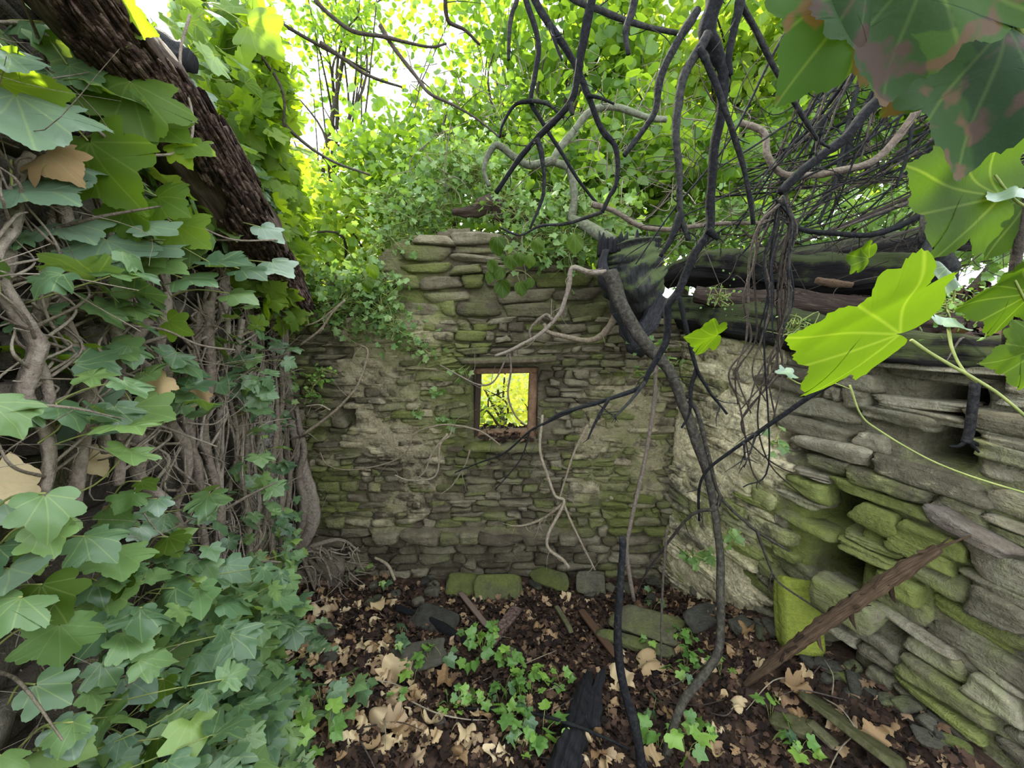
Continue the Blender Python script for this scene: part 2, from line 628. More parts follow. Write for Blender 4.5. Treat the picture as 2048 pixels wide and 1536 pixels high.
M['bark_stem'] = bark_mat('ivy_stem_bark', [(.2, (.085, .062, .05)), (.55, (.21, .165, .135)), (.9, (.34, .29, .245))], 55, moss=.2, mossc=(.15, .16, .06), bump=.8)
M['wood_rot'] = bark_mat('rotten_wood', [(.25, (.012, .008, .007)), (.5, (.05, .032, .024)), (.75, (.16, .115, .09))], 30, lcgrain=True, bump=1.0)
M['wood_moss'] = bark_mat('mossy_rotten_wood', [(.3, (.004, .0035, .004)), (.55, (.018, .015, .016)), (.9, (.09, .08, .075))], 30, moss=.30, mossc=(.11, .15, .03), lcgrain=True, bump=1.0)
M['wood_char'] = bark_mat('blackened_wood', [(.3, (.006, .006, .007)), (.6, (.022, .022, .026)), (.9, (.07, .07, .08))], 30, lcgrain=True, bump=1.0, rough=.7)
M['wood_frame'] = bark_mat('weathered_frame_wood', [(.25, (.10, .055, .03)), (.5, (.22, .13, .075)), (.8, (.34, .22, .14))], 22, bump=.6)
M['wood_plank'] = bark_mat('mossy_plank_wood', [(.25, (.03, .022, .015)), (.5, (.09, .07, .045)), (.8, (.17, .14, .095))], 26, moss=.42, mossc=(.08, .10, .025), lcgrain=False)
M['wood_brown'] = bark_mat('brown_broken_wood', [(.3, (.015, .008, .005)), (.52, (.085, .048, .028)), (.85, (.27, .18, .11))], 30, lcgrain=True, bump=1.0)
M['bark_green'] = bark_mat('green_grey_bark', [(.25, (.03, .032, .022)), (.55, (.085, .09, .06)), (.9, (.19, .19, .14))], 45, moss=.3, mossc=(.09, .12, .04))
M['bark_sapling'] = bark_mat('sapling_bark', [(.25, (.010, .008, .008)), (.55, (.035, .029, .025)), (.9, (.12, .105, .085))], 45, moss=.2, mossc=(.05, .06, .025))
M['wood_stump'] = bark_mat('smooth_grey_stump', [(.25, (.02, .02, .022)), (.5, (.05, .052, .05)), (.8, (.11, .115, .10))], 30, moss=.5, mossc=(.12, .17, .04), lcgrain=True, bump=.5)
M['bark_red'] = bark_mat('reddish_fibrous_rot', [(.3, (.008, .004, .004)), (.55, (.045, .022, .017)), (.85, (.20, .14, .115))], 45, bump=1.0)

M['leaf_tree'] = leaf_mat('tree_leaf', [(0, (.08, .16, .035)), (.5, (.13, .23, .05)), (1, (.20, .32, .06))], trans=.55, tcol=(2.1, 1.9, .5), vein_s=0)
M['leaf_sun'] = leaf_mat('sunlit_leaf', [(0, (.14, .26, .05)), (.5, (.23, .36, .07)), (1, (.34, .45, .10))], trans=.6, tcol=(1.9, 1.6, .6), vein_s=0)  # lit copy of the tree leaf, sunlight painted into the paler colour
M['leaf_sun_gold'] = leaf_mat('sun_bright_leaf', [(0, (.50, .55, .10)), (.5, (.72, .72, .16)), (1, (.90, .85, .30))], trans=.6, tcol=(1.5, 1.5, .9), vein_s=0)  # strong sunlight is painted into this bright yellow
M['leaf_pale'] = leaf_mat('pale_climber_leaf', [(0, (.11, .20, .06)), (.5, (.18, .30, .10)), (1, (.28, .40, .15))], trans=.45, tcol=(1.6, 1.6, .7), vein_s=.3)
M['leaf_ivy'] = leaf_mat('ivy_leaf', [(0, (.06, .12, .065)), (.5, (.11, .20, .10)), (.85, (.16, .27, .11)), (1, (.26, .38, .08))], trans=.3, tcol=(1.8, 1.7, .6), rough=.38)
M['leaf_vine'] = leaf_mat('lobed_vine_leaf', [(0, (.07, .13, .07)), (.5, (.12, .21, .10)), (1, (.19, .30, .10))], trans=.35, tcol=(2.0, 1.8, .4), rough=.36, vein_s=.7)
M['leaf_lit'] = leaf_mat('backlit_vine_leaf', [(0, (.045, .085, .010)), (.5, (.06, .11, .012)), (1, (.09, .15, .016))], trans=.52, tcol=(1.0, 1.08, .2), rough=.55, vein_s=.35, spec=.18)  # light coming through the blade is painted into the yellow green
M['leaf_curtain_lit'] = leaf_mat('backlit_curtain_leaf', [(0, (.10, .18, .03)), (.5, (.17, .27, .04)), (1, (.26, .36, .05))], trans=.6, tcol=(1.8, 1.7, .4), rough=.5, vein_s=.4, spec=.3)  # brighter copy for the left side, backlight painted into the colour
M['leaf_shade'] = leaf_mat('shaded_browning_vine_leaf', [(0, (.014, .032, .014)), (.5, (.022, .048, .015)), (1, (.034, .06, .017))], trans=.22, tcol=(1.5, 1.6, .4), rough=.6, spec=.12, vein_s=.12, spots=1.0, spotc=(.055, .036, .030))  # canopy shade is painted into the dark base; the brown spots are browning
M['leaf_sky_sheen'] = leaf_mat('sky_sheen_leaf', [(0, (.10, .16, .10)), (.5, (.13, .20, .13)), (1, (.16, .23, .15))], trans=.15, rough=.32, vein_s=.5, spec=.7)  # sky reflection on the upper side is painted into the bluish grey green
M['leaf_seed'] = leaf_mat('seedling_leaf', [(0, (.10, .22, .05)), (.5, (.15, .30, .06)), (1, (.25, .42, .07))], trans=.3, tcol=(1.5, 1.5, .5), vein_s=.3)
M['leaf_dry'] = leaf_mat('dry_leaf', [(0, (.22, .125, .06)), (.25, (.34, .215, .115)), (.5, (.52, .375, .21)), (.75, (.66, .52, .33)), (1, (.28, .165, .10))], trans=.15, tcol=(1.2, 1.0, .7), rough=.8, vein_s=.35, spec=.2)
M['leaf_litter'] = leaf_mat('leaf_litter', [(0, (.012, .008, .007)), (.45, (.034, .020, .015)), (.78, (.082, .047, .032)), (.92, (.18, .11, .065)), (1, (.38, .26, .15))], trans=.08, rough=.85, vein_s=0, spec=.2)
M['moss'] = simple_mat('moss', (.06, .09, .01), (.20, .27, .03), 60)
M['petiole'] = simple_mat('leaf_stalk', (.14, .18, .05), (.28, .30, .10), 20, .6, .2)

# ------------------------------------------------------------------ stone walls
def stone_wall(name, mat, P0, D, Nn, length, z0, topf, thick, props, holes=(), hmin=.05, hmax=.12, lmin=.10, lmax=.36, cell=.03, label='', res=5, sizes=None, rot=.035, plush=.058):
    """D along, Nn towards the room.  props(u, z) -> (plaster, moss, push, skip, depth) vectorised; depth < 0 opens a niche"""
    g = Geo()
    zmax = max(topf(u) for u in np.linspace(0, length, 60)) + .05
    nu, nzv = int(length / cell) + 1, int((zmax - z0) / cell) + 1
    U, Z = np.meshgrid(np.linspace(0, length, nu + 1), np.linspace(z0, z0 + nzv * cell, nzv + 1), indexing='ij')
    UZ = np.stack([U, Z, U * 0], -1)
    pl, ms, push, sk, dep = props(U, Z)
    wf = -.052 + .012 * Noise(5, 7, 9)(UZ) + .008 * Noise(6, 7, 30)(UZ) + pl * plush + push + dep
    uc, zc = (U[:-1, :-1] + U[1:, 1:]) / 2, (Z[:-1, :-1] + Z[1:, 1:]) / 2
    top = np.vectorize(topf)(uc) - .03
    keep = (zc < top)
    for (ua, ub, za, zb) in holes:
        keep &= ~((uc > ua) & (uc < ub) & (zc > za) & (zc < zb))
    def world(U_, Z_, W_):
        return P0 + U_[..., None] * D + Z_[..., None] * np.array([0, 0, 1.]) + W_[..., None] * Nn
    Vf, Vb = world(U, Z, wf).reshape(-1, 3), world(U, Z, U * 0 - thick).reshape(-1, 3)
    nf = len(Vf)
    idx = np.arange(nf).reshape(U.shape)
    a, b, c, d = idx[:-1, :-1], idx[1:, :-1], idx[1:, 1:], idx[:-1, 1:]
    q = [np.stack([a[keep], b[keep], c[keep], d[keep]], -1), np.stack([d[keep], c[keep], b[keep], a[keep]], -1) + nf]
    K = np.pad(keep, 1)
    for (di, dj, e0, e1) in ((-1, 0, a, d), (1, 0, b, c), (0, -1, a, b), (0, 1, d, c)):
        nb = K[1 + di:K.shape[0] - 1 + di, 1 + dj:K.shape[1] - 1 + dj]
        s = keep & ~nb
        q.append(np.stack([e0[s], e1[s], e1[s] + nf, e0[s] + nf], -1))
    r0 = .35 + .25 * Noise(8, 6, 4)(UZ).reshape(-1) * .5
    lc = np.stack([ms.reshape(-1), pl.reshape(-1), np.clip(r0, 0, 1)], -1)
    g.add(np.vstack([Vf, Vb]), None, np.vstack(q), np.vstack([lc, lc]))
    z = z0
    while z < zmax:
        if sizes: hmin, hmax, lmin, lmax = sizes(z)
        h = rng.uniform(hmin, hmax) * (1.25 if rng.uniform() < .2 else 1)
        u = -rng.uniform(0, .2)
        ph = rng.uniform(0, 6.28)
        while u < length:
            l = rng.uniform(lmin, lmax) * (.55 if rng.uniform() < .3 else 1)
            parts = 2 if (h > hmin * 1.7 and rng.uniform() < .18) else 1
            for k in range(parts):
                hh = h / parts
                cu, cz = u + l / 2, z + hh * (k + .5) + .012 * math.sin(u * 3 + ph)
                if 0 <= cu <= length and cz < topf(cu) - hh * .3:
                    if any(ua - l * .42 < cu < ub + l * .42 and za - hh * .45 < cz < zb + hh * .45 for ua, ub, za, zb in holes): continue
                    p_, m_, pu, sk_, dp = [float(v) for v in props(np.array(cu), np.array(cz))]
                    if rng.uniform() < sk_ or dp < -.06: continue
                    w = pu + rng.normal() * .014
                    D2 = rotmat(Nn, rng.normal() * rot) @ D
                    Zx = np.cross(Nn, D2)
                    if Zx[2] < 0: Zx = -Zx
                    sz = (l / 2 * rng.uniform(.92, 1.0), .10, hh / 2 * rng.uniform(.86, 1.0))
                    c = P0 + cu * D + cz * np.array([0, 0, 1.]) + (w - .10) * Nn
                    rock(g, c, np.array([D2, Nn, Zx]), sz, e=rng.uniform(5, 13), amp=.09, n=res, lc=(np.clip(m_ + rng.normal() * .22, 0, 1.3), np.clip(p_ * .8 + rng.normal() * .12, 0, 1), rng.uniform()), taper=.22, fine=.04)
            u += l + rng.uniform(0, .008)
        z += h
    o = g.build(name, mat)
    struct(o, label, 'wall')
    return o


def box_mask(U, Z, u0, u1, z0_, z1, s=.12):
    return smooth((U - u0) / s + .5) * smooth((u1 - U) / s + .5) * smooth((Z - z0_) / s + .5) * smooth((z1 - Z) / s + .5)


# back wall, facing the camera, at y = 3
BX0 = -2.1
def bxz(px, py):
    p = at(px, py, 3.0)
    return p[0] - BX0, p[2]
_top = [(560, 640), (600, 615), (650, 580), (700, 548), (745, 525), (790, 478), (822, 455), (870, 462), (930, 440), (975, 455), (1040, 462), (1100, 470), (1150, 495), (1200, 540), (1240, 600), (1300, 640), (1420, 640)]
_tu = [bxz(*p)[0] for p in _top]
_tz = [bxz(*p)[1] for p in _top]
_step = Noise(21, 5, 7)
def back_top(u):
    return float(np.interp(u, _tu, _tz)) + .02 * float(_step(np.array([u, 0, 0.])))
wl, wt = bxz(942, 738)
wr, wb = bxz(1074, 884)


def back_props(U, Z):
    UZ = np.stack([U, Z, U * 0], -1)
    a0, b0 = bxz(670, 620); a1, b1 = bxz(905, 900)
    a2, b2 = bxz(1150, 760); a3, b3 = bxz(1330, 1010)
    pl = .85 * box_mask(U, Z, a0, a1, b1, b0, .3) + .75 * box_mask(U, Z, a2, a3, b3, b2, .3)
    a4, b4 = bxz(610, 870); a5, b5 = bxz(900, 1060)  # sunlit patch low on the left, painted as paler render
    pl = np.clip(pl + .55 * box_mask(U, Z, a4, a5, b5, b4, .25) + .30 * Noise(31, 6, 5)(UZ) * .5, 0, 1)
    zl = bxz(900, 1062)[1]
    low = smooth((zl - Z) / .06)
    pl = pl * (1 - low)
    ms = .62 + .22 * Noise(32, 6, 3.2)(UZ) - .55 * low
    ledge = smooth((Z - zl + .07) / .02) * smooth((zl + .035 - Z) / .02) * smooth((bxz(1190, 0)[0] - U) / .1) * smooth((U - bxz(650, 0)[0]) / .1)
    push = .12 * ledge - .03 * low
    # open cracks: beside the left corner and one running down right of the window
    cr = box_mask(U, Z, *[bxz(612, 0)[0], bxz(645, 0)[0]], bxz(0, 870)[1], bxz(0, 800)[1], .05) + box_mask(U, Z, bxz(603, 0)[0], bxz(650, 0)[0], bxz(0, 720)[1], bxz(0, 690)[1], .05)
    return pl, np.clip(ms, 0, 1.1), push, .03 + .9 * (cr > .5), -.12 * cr


def back_sizes(z):
    if z > 1.95: return .07, .12, .16, .48
    if z < bxz(900, 1062)[1]: return .065, .105, .14, .36
    return .035, .085, .08, .27
stone_wall('wall_back', M['stone_back'], np.array([BX0, 3.0, 0]), np.array([1., 0, 0]), np.array([0, -1., 0]), 3.85, -.45, back_top, .42, back_props,
           holes=[(wl, wr, wb, wt)], hmin=.045, hmax=.105, lmin=.10, lmax=.32, cell=.025, rot=.06, sizes=back_sizes, label='ruined gable wall of mossy rubble stone with a small window')

# right wall
def ruz(px, py):
    p = on_right(px, py)
    return float((p - RP0) @ RDIR), p[2]
_rt = [(-.1, 1.93), (.3, 1.90), (.8, 1.84), (1.3, 1.84), (1.9, 1.86), (3.4, 1.9)]
def right_top(u):
    return float(np.interp(u, [a for a, b in _rt], [b for a, b in _rt]))
NICHES = [((1612, 975), (1712, 1062), -.42), ((1612, 1080), (1705, 1170), -.42), ((1835, 780), (1930, 930), -.42), ((1535, 850), (1605, 905), -.16), ((1640, 1275), (1690, 1305), -.15), ((1745, 1235), (1790, 1262), -.16)]


def right_props(U, Z):
    UZ = np.stack([U, Z, U * 0], -1)
    pl = smooth((1.05 - U) / .35) * .9 + .22 * Noise(41, 6, 5)(UZ)
    # a strip of rough rubble between the rendered part and the dry stone part
    ms = .52 + .30 * Noise(42, 6, 3)(UZ) + .30 * box_mask(U, Z, .75, 1.6, .5, 1.35, .4)
    ms = ms + .14 * smooth((1.1 - Z) / .3)
    ms = ms - .45 * smooth((Z - 1.45) / .3) * smooth((U - .6) / .3)
    dep = U * 0.
    sk = .02 + 0 * U
    for (pa, pb, d) in NICHES:
        mx, my = (pa[0] + pb[0]) / 2, (pa[1] + pb[1]) / 2
        ua, ub, za, zb = ruz(pa[0], my)[0], ruz(pb[0], my)[0], ruz(mx, pa[1])[1], ruz(mx, pb[1])[1]
        m_ = box_mask(U, Z, ua, ub, zb, za, .05)
        dep = dep + d * m_
    return np.clip(pl, 0, 1), np.clip(ms, 0, 1.2), U * 0. - .05 * (U > 1.0) * 0, sk, dep


def right_low(u):
    return 0
stone_wall('wall_right', M['stone_right'], RP0 - RN * 0, RDIR, RN, 3.3, -.35, right_top, .5, right_props, hmin=.045, hmax=.10, lmin=.14, lmax=.42, cell=.025, plush=.056,
           label='right wall of slaty dry stone, rendered beside the corner', res=8)

# left wall, hidden under ivy
def left_top(u):
    return float(np.interp(u, [0, .25, .8, 1.6, 3.6], [1.98, 2.02, 2.5, 3.1, 3.3]))
def left_props(U, Z):
    UZ = np.stack([U, Z, U * 0], -1)
    pl = (.95 + .15 * Noise(51, 6, 4)(UZ)) * smooth((U - .2) / .25) * smooth((1.30 - U) / .3) * smooth((1.75 - Z) / .3)
    return np.clip(pl, 0, 1), .35 + .25 * Noise(52, 6, 3)(UZ), U * 0., U * 0. + .02, U * 0.
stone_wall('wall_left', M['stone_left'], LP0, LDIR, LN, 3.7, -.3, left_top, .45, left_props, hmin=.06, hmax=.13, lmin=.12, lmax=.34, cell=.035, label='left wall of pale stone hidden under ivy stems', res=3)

# ------------------------------------------------------------------ floor and outside ground
g = Geo()
X, Y = np.meshgrid(np.linspace(-2.6, 2.9, 190), np.linspace(-1.4, 3.35, 165), indexing='ij')
Zg = ground_z(X, Y)
V = np.stack([X, Y, Zg], -1).reshape(-1, 3)
idx = np.arange(X.size).reshape(X.shape)
g.add(V, None, np.stack([idx[:-1, :-1], idx[1:, :-1], idx[1:, 1:], idx[:-1, 1:]], -1).reshape(-1, 4))
struct(g.build('floor', M['soil']), 'earth floor of the ruin under dead leaves', 'floor')

g = Geo()
X, Y = np.meshgrid(np.linspace(-14, 16, 120), np.linspace(-9, 20, 110), indexing='ij')
P = np.stack([X, Y, X * 0], -1)
dr = -((P - RP0) @ RN)               # distance beyond the right wall
inside = ((P - LP0) @ LN > -.3) & ((P - RP0) @ RN > -.3) & (Y < 3.3)
Z = -.45 + .10 * Noise(61, 6, .8)(P) + 2.25 * smooth((dr + .1) / .7) * smooth((6.5 - Y) / 3.5) + .55 * smooth((dr - 1) / 3) + 1.2 * smooth((Y - 7) / 10)
Z = np.where(inside, -.7, Z)
V = np.stack([X, Y, Z], -1).reshape(-1, 3)
idx = np.arange(X.size).reshape(X.shape)
g.add(V, None, np.stack([idx[:-1, :-1], idx[1:, :-1], idx[1:, 1:], idx[:-1, 1:]], -1).reshape(-1, 4))
struct(g.build('ground', M['grass_ground']), 'wooded ground outside the ruin', 'ground')

# earth bank heaped against the outside of the right wall
g = Geo()
U, Wd = np.meshgrid(np.linspace(-.25, 3.2, 80), np.linspace(.12, 2.2, 50), indexing='ij')
P = RP0 + U[..., None] * RDIR - Wd[..., None] * RN
zz = 1.80 + .30 * smooth((Wd - .15) / 1.3) + .03 * Noise(62, 7, 6)(P) + .015 * Noise(63, 7, 18)(P) + .12 * smooth((U - 1) / 1)
P[..., 2] = zz
idx = np.arange(U.size).reshape(U.shape)
g.add(P.reshape(-1, 3), None, np.stack([idx[:-1, :-1], idx[:-1, 1:], idx[1:, 1:], idx[1:, :-1]], -1).reshape(-1, 4))
struct(g.build('bank', M['soil']), 'earth bank behind the top of the right wall', 'bank')
BANK = (P, U, Wd)

def bank_pt(u, w, lift=0.):
    p = RP0 + u * RDIR - w * RN
    p = p.copy()
    p[2] = 1.80 + .30 * smooth((w - .15) / 1.3) + .12 * smooth((u - 1) / 1) + lift
    return p

# ------------------------------------------------------------------ window frame
def board(g, a, b, w, d, wd, dd, rv=.5, e=10, n=5, amp=.02):
    """a bar from a to b, w half width along wd, d half depth along dd"""
    a, b = np.array(a, float), np.array(b, float)
    L = np.linalg.norm(b - a)
    ax = np.array([(b - a) / L, wd, dd])
    rock(g, (a + b) / 2, ax, (L / 2, w, d), e=e, amp=amp, n=n, lc=(.5, .5, rv), taper=.03, fine=.008)


XA, YA, ZA = np.array([1., 0, 0]), np.array([0, 1., 0]), np.array([0, 0, 1.])
win = empty('window_1')
struct(win, 'small square window opening with a weathered wooden frame', 'window')
YF = 3.17
for nm, a, b, w, d, mt, lab in (
        ('left_jamb', (958, 742), (952, 878), .024, .05, 'wood_rot', 'dark rotten left jamb'),
        ('right_jamb', (1067, 738), (1062, 880), .036, .06, 'wood_frame', 'brown right jamb')):
    g = Geo()
    pa, pb = at(*a, YF), at(*b, YF)
    board(g, pa, pb, w, d, XA, YA)
    o = g.build(nm, M[mt], win); o['label'] = lab
g = Geo(); board(g, at(936, 741, YF), at(1092, 738, YF), .024, .07, ZA, YA); g.build('head_rail', M['wood_frame'], win)
g = Geo(); board(g, at(945, 868, YF), at(1078, 864, YF), .030, .05, ZA, YA); g.build('sill_rail', M['wood_frame'], win)
g = Geo()
board(g, at(922, 722, 2.97), at(1113, 716, 2.97), .022, .09, ZA, YA)
o = g.build('window_lintel', M['wood_plank']); tag(o, 'thin weathered timber lintel over the small window', 'lintel')

g = Geo()
P = np.stack([rng.uniform(at(945, 0, 3.)[0], at(1075, 0, 3.)[0], 160), rng.uniform(2.97, 3.38, 160), np.full(160, wb + .012) + rng.uniform(0, .03, 160)], -1)
leaves(g, 'dry', P, rdir(160, (0, 0, 2)), rdir(160), rng.uniform(.03, .06, 160))
o = g.build('sill_leaf_litter', M['leaf_litter']); o['kind'] = 'stuff'; tag(o, 'dead leaves and crumbs lying on the stone sill of the window', 'leaves')
g = Geo()
rock(g, np.array([(wl + wr) / 2 + BX0, 3.02, wb - .03]), np.array([XA, YA, ZA]), ((wr - wl) / 2 + .03, .12, .028), e=9, amp=.04, n=8, lc=(.8, .1, .4))
tag(g.build('window_sill_stone', M['stone_back']), 'long mossy sill stone below the small window', 'stone')


# ------------------------------------------------------------------ branches given as pixel paths with depths
def path(pts, Y0, Y1=None):
    pts = np.array(pts, float)
    if Y1 is None: Y1 = Y0
    L = np.concatenate([[0], np.cumsum(np.hypot(*np.diff(pts, axis=0).T))])
    Ys = Y0 + (Y1 - Y0) * L / L[-1]
    return [at(x, y, Y) for (x, y), Y in zip(pts, Ys)]


def wood(pts, Y0, Y1, rpx0, rpx1, g=None, **kw):
    """adds a limb to g; radii are given in photo pixels"""
    if g is None: g = Geo()
    P = path(pts, Y0, Y1)
    if Y1 is None: Y1 = Y0
    rr = list(rpx0) if isinstance(rpx0, (list, tuple)) else [rpx0, rpx1]
    tube(g, P, [q * (Y0 + (Y1 - Y0) * i / (len(rr) - 1)) / F for i, q in enumerate(rr)], **kw)
    return g, P


def thorn_twigs(g, P, n, lmin, lmax, r, spread=1.0, down=-.2):
    C = catmull(np.array(P), 8)
    for _ in range(n):
        i = rng.integers(1, len(C) - 1)
        t = unit(C[i] - C[i - 1])
        d = unit(t * .8 + rng.normal(size=3) * spread + np.array([0, 0, down]))
        l = rng.uniform(lmin, lmax)
        m = C[i] + d * l * .5 + rng.normal(size=3) * l * .08
        tube(g, [C[i], m, C[i] + d * l + rng.normal(size=3) * l * .15], [r, r * .35], sides=5, n=4)


def branch_thing(name, label, cat, limbs, mat='bark_dark', twigs=(0, .1, .3, .004), group=None, root=None, part='limb', rough=.10):
    """limbs: list of (points, Y0, Y1, r0, r1)"""
    base = path(limbs[0][0][:1] + limbs[0][0][1:2], limbs[0][1])[0]
    t = empty(name, base)
    tag(t, label, cat, group)
    for i, (pts, Y0, Y1, r0, r1) in enumerate(limbs):
        g, P = wood(pts, Y0, Y1, r0, r1, rough=rough, sides=9 if isinstance(r0, tuple) or r0 > 6 else 6)
        if twigs[0]: thorn_twigs(g, P, twigs[0] if i == 0 else max(1, twigs[0] // 2), twigs[1], twigs[2], twigs[3])
        g.build('stem' if i == 0 else 'limb', M[mat], t)
    return t


branch_thing('hanging_branch', 'thick dark forked branch hanging from the top edge down to the right of the window', 'branch', [
    ([(1436, -60), (1430, 0), (1414, 60), (1430, 100), (1445, 144), (1444, 212), (1430, 290), (1421, 393), (1418, 461), (1389, 506), (1369, 555), (1355, 586), (1335, 612), (1336, 644), (1328, 692), (1300, 740), (1280, 774), (1218, 798), (1157, 816), (1118, 828), (1085, 850)], 1.62, 1.85, (15, 14, 9, 8, 8, 8, 7, 5, 4, 2.5), 3),
    ([(1416, 68), (1396, 102), (1368, 154), (1355, 219), (1351, 273), (1358, 342), (1362, 427), (1377, 480)], 1.62, 1.62, 9, 5),
    ([(1362, 427), (1341, 480), (1321, 512)], 1.62, 1.62, 8, 4),
    ([(1399, 96), (1423, 147), (1450, 219), (1474, 290), (1495, 369), (1507, 448)], 1.60, 1.66, 6.5, 4),
    ([(1358, 594), (1375, 668), (1393, 736), (1420, 784), (1454, 828)], 1.72, 1.66, 5, 2.5),
    ([(1393, 736), (1382, 777), (1379, 825), (1363, 856)], 1.70, 1.70, 5, 2),
    ([(1290, 764), (1262, 800), (1228, 836)], 1.78, 1.74, 4, 2),
    ([(1418, 461), (1436, 478)], 1.62, 1.60, 8, 4),
    ([(1218, 798), (1190, 846), (1176, 878)], 1.80, 1.78, 4, 2),
], twigs=(9, .04, .12, .0035))

branch_thing('hanging_branch', 'long dark branch slanting down from the top centre, its tip pointing to the gable top', 'branch', [
    ([(1200, -80), (1183, 0), (1163, 103), (1156, 147), (1139, 208), (1077, 273), (1036, 321), (992, 386)], 1.9, 2.0, 8.5, 4.5),
    ([(1074, 278), (1084, 314), (1087, 386), (1060, 458)], 1.95, 2.0, 6, 2.5),
    ([(1139, 208), (1145, 230)], 1.9, 1.9, 7, 3),
], twigs=(4, .05, .14, .003))
branch_thing('hanging_branch', 'dark branch crossing the others at the top centre and bending down to the right', 'branch', [
    ([(1050, -60), (1070, 0), (1098, 48), (1128, 92), (1156, 140), (1176, 191), (1204, 260), (1231, 295), (1234, 359), (1218, 395), (1204, 424)], 2.05, 2.1, 7, 4),
    ([(1204, 424), (1170, 436), (1130, 448), (1080, 452), (1040, 470), (1000, 455)], 2.1, 2.3, 4, 2),
    ([(1176, 191), (1200, 196), (1228, 208)], 2.05, 2.0, 4, 2),
    ([(1098, 48), (1115, 98), (1124, 120)], 2.05, 2.0, 4, 2),
], twigs=(5, .05, .16, .003))
branch_thing('hanging_branch', 'slim dark branch with a knotted bend hanging left of the crossing branches', 'branch', [
    ([(1045, -60), (1052, 0), (1077, 82), (1070, 147), (1062, 202), (1077, 232), (1122, 304), (1150, 350), (1180, 390), (1206, 420)], 2.3, 2.35, 6, 2.5),
    ([(1062, 202), (1030, 210), (1005, 250), (1000, 275)], 2.3, 2.3, 4, 2.2),
    ([(1062, 202), (1095, 208), (1128, 236)], 2.3, 2.3, 4, 2.5),
], twigs=(4, .06, .16, .003))
branch_thing('hanging_twig', 'short straight dark twig hanging from the top edge above the gable', 'twig', [
    ([(1036, -40), (1033, 0), (1022, 34), (1018, 80), (1017, 120)], 1.8, 1.8, 5, 3)], twigs=(1, .03, .08, .003))
branch_thing('climbing_vine', 'thick pale green arching stem above the right end of the gable', 'stem', [
    ([(1142, 441), (1149, 393), (1139, 338), (1108, 318), (1146, 263), (1183, 222), (1231, 215), (1299, 236), (1333, 239)], 2.9, 2.9, 8, 5),
    ([(1108, 322), (1060, 330), (1029, 314), (995, 290), (975, 311), (968, 342), (978, 372)], 2.9, 2.8, 8, 4),
    ([(1142, 437), (1183, 458), (1224, 485)], 2.9, 2.75, 9, 14),
], mat='bark_green', twigs=(5, .08, .25, .004))
branch_thing('hanging_twig', 'blunt dark twig hanging down at the top edge between the two thick branches', 'twig', [
    ([(1276, -30), (1265, 20), (1251, 65), (1257, 109)], 1.7, 1.7, 8, 4)], twigs=(1, .03, .06, .003))
branch_thing('hanging_branch', 'dark crooked branch ending in a point left of the thick forked branch', 'branch', [
    ([(1395, 20), (1370, 60), (1350, 92), (1320, 157), (1310, 222), (1280, 268), (1248, 311)], 1.85, 1.85, 8, 5)], twigs=(3, .03, .10, .003))
branch_thing('hanging_branch', 'thin dark branch stretching level across the top edge towards the thick branch', 'branch', [
    ([(1120, -30), (1149, 0), (1200, 20), (1248, 40), (1300, 55), (1355, 66)], 2.0, 1.9, 6, 4)], twigs=(6, .05, .18, .003))
branch_thing('hanging_branch', 'dark branch right of the thick one, its lower end meeting the bundle of vines', 'branch', [
    ([(1478, -40), (1482, 5), (1512, 60), (1545, 130), (1580, 190), (1610, 240), (1636, 281)], 1.55, 1.7, 6, 3.5),
    ([(1481, 0), (1468, 60), (1458, 110), (1462, 150)], 1.55, 1.55, 8, 4),
    ([(1636, 281), (1632, 310)], 1.7, 1.7, 3.5, 2),
    ([(1636, 281), (1660, 296)], 1.7, 1.7, 3.5, 2),
], twigs=(4, .06, .2, .003))
branch_thing('thorny_branch', 'straight dark branch with side spurs slanting across the rendered part of the right wall', 'branch', [
    ([(1790, 690), (1724, 726), (1656, 770), (1608, 801), (1558, 836), (1512, 868), (1460, 904), (1415, 940), (1398, 979), (1398, 1041)], 1.45, 1.75, 7, 2.2),
    ([(1488, 886), (1490, 920)], 1.6, 1.6, 3, 1.5), ([(1512, 868), (1500, 905), (1488, 935)], 1.6, 1.6, 2.5, 1.2)],
    twigs=(6, .04, .11, .0028))
branch_thing('dead_branch', 'dark rotting branch leaning down from the bank at the upper right', 'branch', [
    ([(1915, 380), (1870, 470), (1835, 530), (1800, 600), (1775, 655)], 1.5, 1.4, 11, 8)], twigs=(2, .04, .10, .003), rough=.2)
branch_thing('dead_branch', 'thick dark upright stub standing behind the yellow green leaf at the right', 'branch', [
    ([(1935, 60), (1925, 150), (1905, 240), (1885, 330), (1868, 420), (1872, 490), (1890, 545)], 1.6, 1.5, 16, 20)], twigs=(3, .05, .12, .004), rough=.15)
branch_thing('dead_branch', 'dark leaning branch between the leaves at the right edge', 'branch', [
    ([(2075, 130), (2048, 200), (2010, 265), (1970, 320)], 1.45, 1.45, 13, 9)], twigs=(1, .05, .12, .004))
branch_thing('dry_vine', 'blurred brown upright stalk hanging at the right edge above the wall', 'stalk', [
    ([(2070, 330), (2048, 420), (2035, 500), (2022, 580), (2012, 690)], .95, .95, 10, 6)], mat='bark_twig', twigs=(0, 0, 0, 0))
branch_thing('forked_twig', 'dark forked twig standing in the large hollow near the top of the right wall', 'twig', [
    ([(1950, 765), (1944, 820), (1940, 862), (1932, 885)], 1.42, 1.42, 8, 8),
    ([(1934, 880), (1960, 890), (1980, 888)], 1.42, 1.42, 5, 2), ([(1934, 880), (1918, 892), (1900, 893)], 1.42, 1.42, 5, 2), ([(1936, 880), (1958, 905)], 1.42, 1.40, 5, 2)], twigs=(0, 0, 0, 0))

